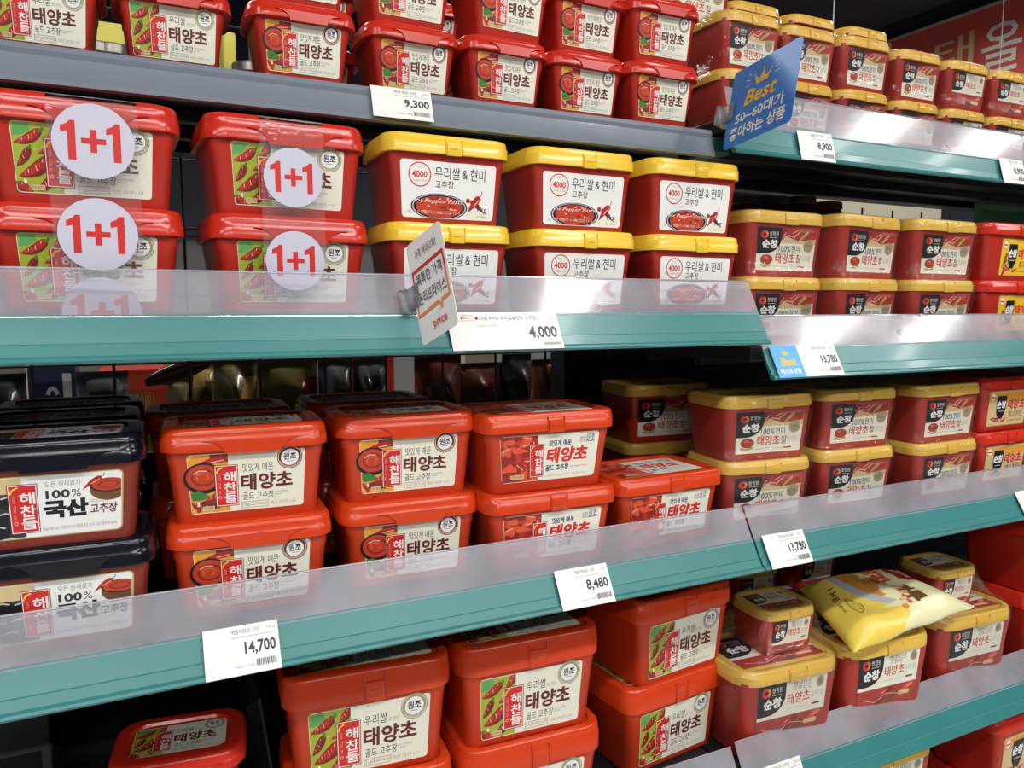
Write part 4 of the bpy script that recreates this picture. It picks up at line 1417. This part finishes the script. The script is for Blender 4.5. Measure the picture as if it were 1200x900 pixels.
pack_film(.800, .748, -4, .8250, .778, 'clear film tent over the two tubs left of the flour bag')
pack_film(1.208, .750, -4, 1.200, .782, 'clear film tent over the two tubs right of the flour bag')


# ------------------------------------------------------------------ the flour bag
def make_bag():
    zt = z4 + SPEC['W2'].H
    # corners on the plane a little above the lid: near left, near right, far right, far left
    c = [atz(1001, 762, zt + .020), atz(1139, 712, zt + .030), atz(1048, 672, zt + .056), atz(937, 690, zt + .044)]
    c = [Vector(v) for v in c]
    N, M_ = 96, 70
    bump = random.Random(4)
    wr = [(bump.uniform(2, 9), bump.uniform(2, 9), bump.uniform(0, 6.3), bump.uniform(.0006, .0016)) for _ in range(7)]

    def pos(s, t, side):
        base = c[0].lerp(c[1], s).lerp(c[3].lerp(c[2], s), t)
        e = max(0.0, min(1.0, min(s * 7.0, (1 - s) * 5.0))) ** .5 * max(0.0, min(1.0, min(t, 1 - t) * 6.5)) ** .5
        wv = sum(a * math.sin(fx * s * 2.2 + fy * t * 2.0 + ph) for fx, fy, ph, a in wr)
        th = (.022 + wv) * e if side > 0 else -(.015 + .3 * wv) * e
        sag = -.004 * (1 - t) * (1 - s) + .004 * math.sin(s * 3.1)
        edge = .0022 * math.sin(s * 17) * (1 - e)
        return base + Vector((0, 0, th + sag + edge))

    root = empty('flour_bag', tuple((c[0] + c[2]) / 2 - Vector((0, 0, .02))))
    off = root.location
    bm = bmesh.new()
    inks = ['pale', 'yellowbag', 'stripe', 'fried', 'pale2']

    def ink(s, t):
        if .72 + .05 * max(0, abs(t - .70) - .12) / .08 < s < .93 - .05 * max(0, abs(t - .70) - .10) / .08 and .50 < t < .90:
            return 4
        sc = .10 + .46 * (1 - t) + .025 * math.sin(t * 9)
        if t > .26 and abs(s - sc) < .032:
            return 2
        if s < sc and (t > .26 or s < .40 + .10 * math.sin(t * 14)):
            return 1
        if t > .36 and s < sc + .05 + .20 * math.sin((t - .36) / .64 * math.pi * .8) + .012 * math.sin(t * 40):
            return 3
        return 0
    vs = {}
    for side in (1, -1):
        for i in range(N + 1):
            for j in range(M_ + 1):
                s, t = i / N, j / M_
                border = i in (0, N) or j in (0, M_)
                if border and side < 0:
                    vs[(side, i, j)] = vs[(1, i, j)]
                else:
                    vs[(side, i, j)] = bm.verts.new(pos(s, t, side) - off)
        for i in range(N):
            for j in range(M_):
                q_ = (vs[(side, i, j)], vs[(side, i + 1, j)], vs[(side, i + 1, j + 1)], vs[(side, i, j + 1)])
                f_ = bm.faces.new(q_ if side > 0 else q_[::-1])
                f_.material_index = ink((i + .5) / N, (j + .5) / M_) if side > 0 else (1 if (i / N) < .3 else 0)
    ms = [mat('bag_cream', (.80, .76, .45), .3, noise=.05), mat('bag_yellow', (.85, .63, .10), .3, noise=.05), mat('bag_grey', (.45, .48, .52), .3),
          mat('bag_fried', (.62, .28, .05), .35, noise=.45, nscale=120), INK['brand']]
    mesh_obj('bag_pouch', bm, ms, root, angle=70)

    def pm(u, v, lv):
        return pos(min(max(u, 0), 1), min(max(v, 0), 1), 1) - off + Vector((0, 0, .0012 + lv * EPS * 2))
    P = Print(pm)
    # every shape is drawn in (s, t): lettering runs from the far left to the near right

    def wr_text(s, u0, v0, u1, v1, ink_, lv, offp=0.0):
        vs_, fs_, ax, bx, ay, by = glyphs(s, offp, 0)
        # letters climb along +t with their tops towards -s ... rotated a quarter turn on the bag
        P.raw([(u0 + (y - ay) / (by - ay) * (u1 - u0), v1 + (x - ax) / (bx - ax) * (v0 - v1)) for x, y in vs_], fs_, ink_, lv)
    wr_text('eone', .77, .54, .85, .80, 'white', 2, .02)
    P.ring(.90, .76, .022, .09, .008, 'white', 2)
    wr_text('튀김', .50, .58, .65, .93, 'ored', 2, .05)
    wr_text('가루', .56, .14, .71, .48, 'brown', 2, .05)
    rnd = random.Random(9)
    for i in range(26):
        t_ = .72 - .62 * i / 26
        P.ell(.50 + .08 * math.sin(i * .12) + rnd.uniform(-.025, .025), t_ + rnd.uniform(-.02, .02), rnd.uniform(.008, .02), rnd.uniform(.012, .03), rnd.choice(('orange', 'ored', 'pink')), 1 + i * .02, n=8)
    wr_text('1kg', .085, .50, .15, .68, 'brown', 2)
    wr_text('(3,480 kcal)', .085, .34, .115, .48, 'brown', 2)
    leaf_ = [(.17 + .075 * math.sin(math.pi * k / 10) ** .8 * (1 if k <= 10 else -1), .50 - .028 * k) for k in range(11)]
    P.line(leaf_, .006, 'brown', 2)
    P.line([(.17 - .02 * math.sin(math.pi * k / 10), .50 - .028 * k) for k in range(11)], .006, 'brown', 2)
    for k in range(4):
        P.line([(.165, .46 - .05 * k), (.215, .44 - .05 * k)], .005, 'brown', 2)
    P.build('bag_print', root)
    bm = bmesh.new()                                     # ironed seam along the far right end
    a0, a1 = pos(1, .02, 1) - off, pos(1, .98, 1) - off
    d = (c[1] - c[0]).normalized()
    up = Vector((0, 0, .0008))
    q_ = [a0 - d * .002, a0 + d * .010, a1 + d * .010, a1 - d * .002]
    fr = [bm.verts.new(v + up) for v in q_]
    bk = [bm.verts.new(v - up) for v in q_]
    bm.faces.new(fr); bm.faces.new(bk[::-1])
    for i in range(4):
        bm.faces.new((fr[(i + 1) % 4], fr[i], bk[i], bk[(i + 1) % 4]))
    mesh_obj('bag_seam', bm, ms[0], root, smooth=False)
    props(root, 'yellow and cream bag of frying flour lying on a gold-lidded tub', 'flour bag')


make_bag()

# ------------------------------------------------------------------ goods seen through the back
DGLASS = mat('dark_glass', (.12, .02, .014), .08, noise=.1, coat=.5)
LIDD = mat('dark_jar_lid', (.22, .20, .18), .3, metal=.6)
LIDB = mat('copper_jar_lid', (.30, .13, .05), .3, metal=.5)


def jar(loc, r, h, lidm, label, group='dark jars behind the tubs'):
    root = empty('glass_jar', loc)
    n = 32
    lh = .014
    hb = h - lh
    bm = bmesh.new()
    prof_ = [(.80, 0), (.97, .004), (1, .012), (1, hb - .030), (.97, hb - .016), (.86, hb - .006), (.80, hb - .001), (.80, hb + .004)]
    loft(bm, [[(r * k * math.cos(2 * math.pi * i / n), r * k * math.sin(2 * math.pi * i / n), z_) for i in range(n)] for k, z_ in prof_])
    mesh_obj('jar_glass', bm, DGLASS, root)
    bm = bmesh.new()
    prof_ = [(.86, hb), (.89, hb + .0015), (.87, hb + .003), (.87, h - .003), (.84, h - .0005), (.78, h), (.74, h - .001)]
    loft(bm, [[(r * k * math.cos(2 * math.pi * i / n), r * k * math.sin(2 * math.pi * i / n), z_) for i in range(n)] for k, z_ in prof_])
    mesh_obj('jar_lid', bm, lidm, root)
    props(root, label, 'jar', group)


yj = 1.09
for px, lab in ((872, 'dark jar behind the left wrapped pair, left one'), (905, 'dark jar behind the left wrapped pair, middle one'), (936, 'dark jar behind the left wrapped pair, right one')):
    q_ = at(px, 232, yj)
    jar((q_.x, yj, Z_R2 + .0005), .036, q_.z - Z_R2, LIDD, lab)
q_ = at(968, 238, yj)
jar((q_.x, yj, Z_R2 + .0005), .034, q_.z - Z_R2, LIDB, 'copper-lidded jar behind the middle wrapped pair')
for px, lab in ((112, 'dark jar behind the top shelf, left of the second small tub'), (131, 'dark jar just left of the second small tub, top shelf'), (292, 'dark jar behind the third small tub, top shelf')):
    q_ = at(px, 40, 1.06)
    jar((q_.x, 1.06, Z_TOP + .0005), .026, .085, LIDD, lab, 'dark jars on the top shelf')


def carton(x0, y0, x1, y1, Y, dep, m, label, deco=None, cat='box', name='carton', floor=None):
    a_, b_ = at(x0, y1, Y), at(x1, y0, Y)
    zlo = a_.z if floor is None else floor
    root = empty(name, ((a_.x + b_.x) / 2, Y + dep / 2, zlo))
    W_, H_ = b_.x - a_.x, b_.z - zlo
    bm = bmesh.new()
    box(bm, -W_ / 2, W_ / 2, -dep / 2, dep / 2, 0, H_, .003)
    mesh_obj('carton_body', bm, m, root, smooth=False)
    if deco:
        P = Print(lambda u, v, lv: (u, -dep / 2 - .0005 - lv * EPS, H_ / 2 + v))
        deco(P, W_, H_)
        P.build('carton_print', root)
    return props(root, label, cat)


def deco_navy(P, W_, H_):
    P.ring(0, H_ * .15, W_ * .15, H_ * .14, H_ * .04, 'white', 1, a0=20, a1=160)
    P.text('MARKET', -W_ * .17, H_ * .04, W_ * .17, H_ * .11, 'white', 1, .02)
    P.text('food', -W_ * .08, -H_ * .08, W_ * .08, H_ * .0, 'white', 1)
    P.rect(W_ * .22, -H_ * .02, W_ * .40, H_ * .42, 'white', 1)


def deco_navy_plain(P, W_, H_):
    P.ring(0, H_ * .17, W_ * .15, H_ * .12, H_ * .04, 'white', 1, a0=20, a1=160)
    P.rect(-W_ * .13, H_ * .10, W_ * .13, H_ * .17, 'white', 1)
    P.rect(-W_ * .09, -H_ * .02, W_ * .09, H_ * .05, 'white', 1)
    P.rect(W_ * .22, -H_ * .02, W_ * .40, H_ * .42, 'white', 1)


def deco_red(P, W_, H_):
    for i in range(5):
        P.ring(-W_ * .02 + (i - 2) * W_ * .04, H_ * .12, W_ * .035, H_ * .10, W_ * .010, 'gold', 1 + .1 * i, n=14)
    P.rect(-W_ * .10, -H_ * .02, W_ * .07, H_ * .02, 'gold', 1.8)


YG = 1.42
# the opposite shelf's boards that carry these goods
bm = bmesh.new(); box(bm, -.62, XR1, 1.24, 1.75, Z(-.262), Z(-.250), .002)
props(mesh_obj('shelf_board', bm, mat('pale_shelf', (.55, .54, .52), .5), smooth=False), 'pale shelf board of the next aisle, seen through the wire grid', 'shelf', 'shelf boards')
ZG = Z(-.2495)
carton(33, 428, 88, 462, YG, .10, mat('navy_card', (.02, .03, .10), .4), 'navy blue box with a white emblem behind the wire grid', deco_navy_plain, floor=ZG)
carton(116, 431, 222, 462, YG + .06, .10, mat('red_card', (.60, .05, .025), .4), 'red box with a gold emblem behind the wire grid', deco_red, floor=ZG)
carton(-40, 424, 30, 450, YG + .1, .08, mat('pale_card', (.70, .66, .50), .5), 'cream box behind the wire grid at the left edge', None, floor=ZG)
carton(392, 404, 462, 423, YG + .06, .10, mat('red_card', (.60, .05, .025), .4), 'red box close under the teal rail, behind the grey pouches', None, floor=ZG)
carton(545, 408, 582, 440, YG + .1, .08, mat('pale_card', (.70, .66, .50), .5), 'cream box behind the reddish snack pouches', None, floor=ZG)


def pouch(x0, y0, x1, y1, Y, ms, label, tilt=0.0, group='pouches behind the wire grid', cat='pouch', floor=True, seed=1, crease=.004, name='snack_pouch', thick=.030):
    """standing pouch with crimped top and bottom seams; ms = (main, patch)"""
    a_, b_ = at(x0, y1, Y), at(x1, y0, Y)
    W_ = b_.x - a_.x
    zlo = ZG + .001 if floor else a_.z
    H_ = b_.z - zlo
    root = empty(name, ((a_.x + b_.x) / 2, Y, zlo))
    root.rotation_euler = (0, R(tilt), 0)
    rnd = random.Random(seed)
    wv = [(rnd.uniform(3, 14), rnd.uniform(3, 14), rnd.uniform(0, 6)) for _ in range(5)]
    bm = bmesh.new()
    N, M_ = 18, 22
    vs = {}
    for side in (-1, 1):
        for i in range(N + 1):
            for j in range(M_ + 1):
                s, t = i / N, j / M_
                bord = i in (0, N) or j in (0, M_)
                if bord and side > 0:
                    vs[(side, i, j)] = vs[(-1, i, j)]
                    continue
                e = (max(0, min(1, min(s, 1 - s) * 3.2)) ** .6) * (max(0, min(1, (min(t, 1 - t) - .06) * 4.5)) ** .6)
                dpt = thick * e + crease * sum(math.sin(f1 * s + f2 * t + ph) for f1, f2, ph in wv) * e * .5
                pinch = 1 - .06 * e
                vs[(side, i, j)] = bm.verts.new(((s - .5) * W_ * pinch, side * max(.0006, dpt), t * H_))
        for i in range(N):
            for j in range(M_):
                q_ = (vs[(side, i, j)], vs[(side, i + 1, j)], vs[(side, i + 1, j + 1)], vs[(side, i, j + 1)])
                f_ = bm.faces.new(q_ if side < 0 else q_[::-1])
                s, t = (i + .5) / N, (j + .5) / M_
                f_.material_index = 1 if (.22 < t < .80 and (s + .25 * math.sin(t * 6 + seed)) > .45) else 0
    mesh_obj('pouch_film', bm, list(ms), root, angle=60)
    return props(root, label, cat, group)


def pm_(n, c, r=.25):
    return mat('pouch_' + n, c, r, noise=.18, nscale=25, coat=.3)


gold, dkred, olive, dgrey, mgrey, brown, lime = (pm_('gold', (.62, .40, .12)), pm_('dark_red', (.20, .03, .02)), pm_('olive', (.16, .13, .04)), pm_('charcoal', (.03, .032, .036)),
                                                 pm_('grey', (.12, .125, .135)), pm_('brown', (.12, .04, .02)), pm_('lime', (.55, .55, .06)))
pouch(-20, 437, 30, 462, 1.30, (dgrey, dgrey), 'charcoal pouch at the left edge behind the wire grid', seed=2)
pouch(90, 434, 150, 462, 1.30, (mgrey, dgrey), 'dark grey tilted pouch in front of the red box', tilt=0, seed=3)
pouch(196, 440, 226, 480, 1.30, (olive, olive), 'narrow olive pouch under the brown strap', seed=4)
pouch(222, 424, 252, 480, 1.33, (gold, olive), 'gold patterned pouch behind the wire grid', seed=5)
pouch(252, 418, 300, 486, 1.30, (olive, gold), 'dull gold crinkled pouch right of the patterned one', seed=6, crease=.009)
pouch(302, 421, 372, 486, 1.31, (olive, dkred), 'dark crinkled pouch with a red patch behind the upper red tub', seed=7, crease=.009)
pouch(374, 420, 412, 486, 1.30, (mgrey, mgrey), 'grey pouch, left one of the grey pair', seed=8)
pouch(414, 419, 452, 486, 1.30, (mgrey, dgrey), 'grey pouch, right one of the grey pair', seed=9)
pouch(486, 416, 540, 492, 1.28, (dkred, brown), 'dark red crinkled snack pouch behind the latched-lid tub, left one', seed=10, crease=.010)
pouch(536, 424, 590, 492, 1.30, (brown, dkred), 'dark red crinkled snack pouch behind the latched-lid tub, right one', seed=11, crease=.010)
pouch(588, 414, 622, 492, 1.29, (dgrey, brown), 'charcoal pouch right of the dark red snack pouches', seed=14, crease=.006)
pouch(622, 420, 662, 492, 1.31, (brown, dgrey), 'brown pouch beside the slotted post, behind the grid', seed=15, crease=.008)
# brown strap-like sausage pack leaning in front of the gold pouches
bm = bmesh.new()
a_, b_ = at(170, 449, 1.24), at(250, 421, 1.24)
n = 14
rings = []
for i in range(n + 1):
    t = i / n
    c_ = a_.lerp(b_, t)
    rr = .0135 * (math.sin(math.pi * (.06 + .90 * t)) ** .55) + .0008
    ax = (b_ - a_).normalized()
    sd = Vector((0, 1, 0))
    upv = ax.cross(sd)
    rings.append([tuple(c_ + sd * rr * .8 * math.cos(2 * math.pi * k / 14) + upv * rr * math.sin(2 * math.pi * k / 14)) for k in range(14)])
loft(bm, rings)
props(mesh_obj('sausage_pack', bm, brown), 'long brown pack leaning above the olive pouch behind the grid', 'pack')
# lime yellow tub with a grey peg beside it
a_ = at(168, 470, 1.33)
bm = bmesh.new()
n = 24
loft(bm, [[(r_ * math.cos(2 * math.pi * i / n), r_ * math.sin(2 * math.pi * i / n), z_) for i in range(n)] for r_, z_ in ((.022, 0), (.026, .004), (.030, .045), (.032, .046), (.032, .058), (.029, .060), (.026, .058))])
root = empty('yellow_tub', (a_.x, a_.y, ZG))
ob = mesh_obj('tub_body', bm, lime, root)
ob.scale = (1, 1, 1.0)
props(root, 'small lime yellow tub between the navy lids and the gold pouches', 'tub')
carton(942, 226, 1105, 262, 1.42, .10, mat('pale_card', (.70, .66, .50), .5), 'tall cream box behind the copper-lidded jar', None, floor=ZG)
# yellow strip card near the rail
carton(350, 417, 381, 421.5, 1.36, .004, mat('yellow_card', (.80, .52, .04), .4), 'thin yellow card under the teal rail', None, cat='card', name='yellow_card')
# bright yellow box behind the top shelf, and a pale gold carton
carton(103, 28, 145, 64, 1.10, .05, mat('lemon_card', (.78, .72, .10), .45), 'lemon yellow box behind the second small red tub', None, floor=Z_TOP + .0005)
carton(262, 38, 276, 78, 1.09, .05, mat('lemon_card', (.78, .72, .10), .45), 'lemon yellow box seen left of the third small red tub', None, floor=Z_TOP + .0005)
# green pack behind the red-lidded tubs
gp = pm_('green', (.10, .24, .12))
a_, b_ = at(1150, 262, 1.0), at(1205, 244, 1.0)
root = pouch(1140, 246, 1215, 266, 1.0, (gp, gp), 'green pouch behind the red-lidded tub at the right edge', floor=False, seed=12, group=None)
root.location.z = Z_R2 + .001
root.scale = (1, 1, (b_.z - Z_R2) / max(.001, (at(1215, 246, 1.0).z - at(1140, 266, 1.0).z)))
# clear divider plate and grey carton in the dark bottom bay
bm = bmesh.new()
bm_pts = [(.745, Z_BOT + .001), (1.10, Z_BOT + .001), (1.10, Z_BOT + .14), (.98, Z_BOT + .14), (.745, Z_BOT + .02)]
fr = [bm.verts.new((.118, y, z_)) for y, z_ in bm_pts]
bk = [bm.verts.new((.121, y, z_)) for y, z_ in bm_pts]
bm.faces.new(fr); bm.faces.new(bk[::-1])
for i in range(5):
    bm.faces.new((fr[(i + 1) % 5], fr[i], bk[i], bk[(i + 1) % 5]))
bmesh.ops.recalc_face_normals(bm, faces=bm.faces)
props(mesh_obj('shelf_divider', bm, mat('grey_divider', (.10, .12, .15), .3), smooth=False), 'grey sloping divider plate left of the two kilo tubs', 'divider')


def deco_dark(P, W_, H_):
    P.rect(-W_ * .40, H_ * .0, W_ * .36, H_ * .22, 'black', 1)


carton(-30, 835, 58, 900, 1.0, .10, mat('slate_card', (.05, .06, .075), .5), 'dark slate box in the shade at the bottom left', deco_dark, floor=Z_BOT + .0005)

# ------------------------------------------------------------------ red hanging banner on the far wall
BX = 4.51


def onwall(x, y):
    r = ray(x, y)
    return r * (BX / r.x) + Vector((0, 0, CAMZ))


root = empty('wall_banner', (4.54, 2.6, Z(1.20)))
ztop = onwall(1110, 24.6).z - root.location.z
bm = bmesh.new()
box(bm, -.03, 0, -2.0, 2.0, -.20, ztop, .004)
mesh_obj('banner_board', bm, mat('banner_red', (.62, .085, .065), .5, noise=.04, nscale=4), root, smooth=False)
P = Print(lambda u, v, lv: (-.0305 - lv * .001, -u, v))


def sign_char(ch, xa, ya, xb, yb, ink):
    a_, b_ = onwall(xa, ya), onwall(xb, yb)
    P.text(ch, 2.6 - a_.y, b_.z - root.location.z, 2.6 - b_.y, a_.z - root.location.z, ink, 1, .008)


sign_char('태', 1096, 50, 1140, 74, 'tan')
sign_char('올', 1152, 33, 1196, 78, 'cream')
sign_char('리', 1206, 20, 1240, 86, 'cream')
P.build('banner_lettering', root)
bm = bmesh.new()
box(bm, -.034, .002, -2.005, 2.005, ztop - .005, ztop + .012, .002)
mesh_obj('banner_trim', bm, mat('banner_trim', (.35, .33, .30), .4), root, smooth=False)
props(root, 'red banner with large pale lettering on the far wall, upper right corner', 'banner')
for px, lab in ((976, 'thin steel cable hanging down above the third layer of small tubs'), (1174, 'thin steel cable hanging in front of the red banner')):
    q_ = at(px, 40, 1.9)
    bm = bmesh.new()
    tube(bm, (q_.x, 1.9, 1.6), (q_.x, 1.9, 3.2), .0016, 6)
    props(mesh_obj('hanging_cable', bm, mat('steel', (.45, .46, .48), .3, metal=.8)), lab, 'cable', 'hanging cables')

bpy.data.objects.remove(_tobj)
bpy.data.curves.remove(_curve)
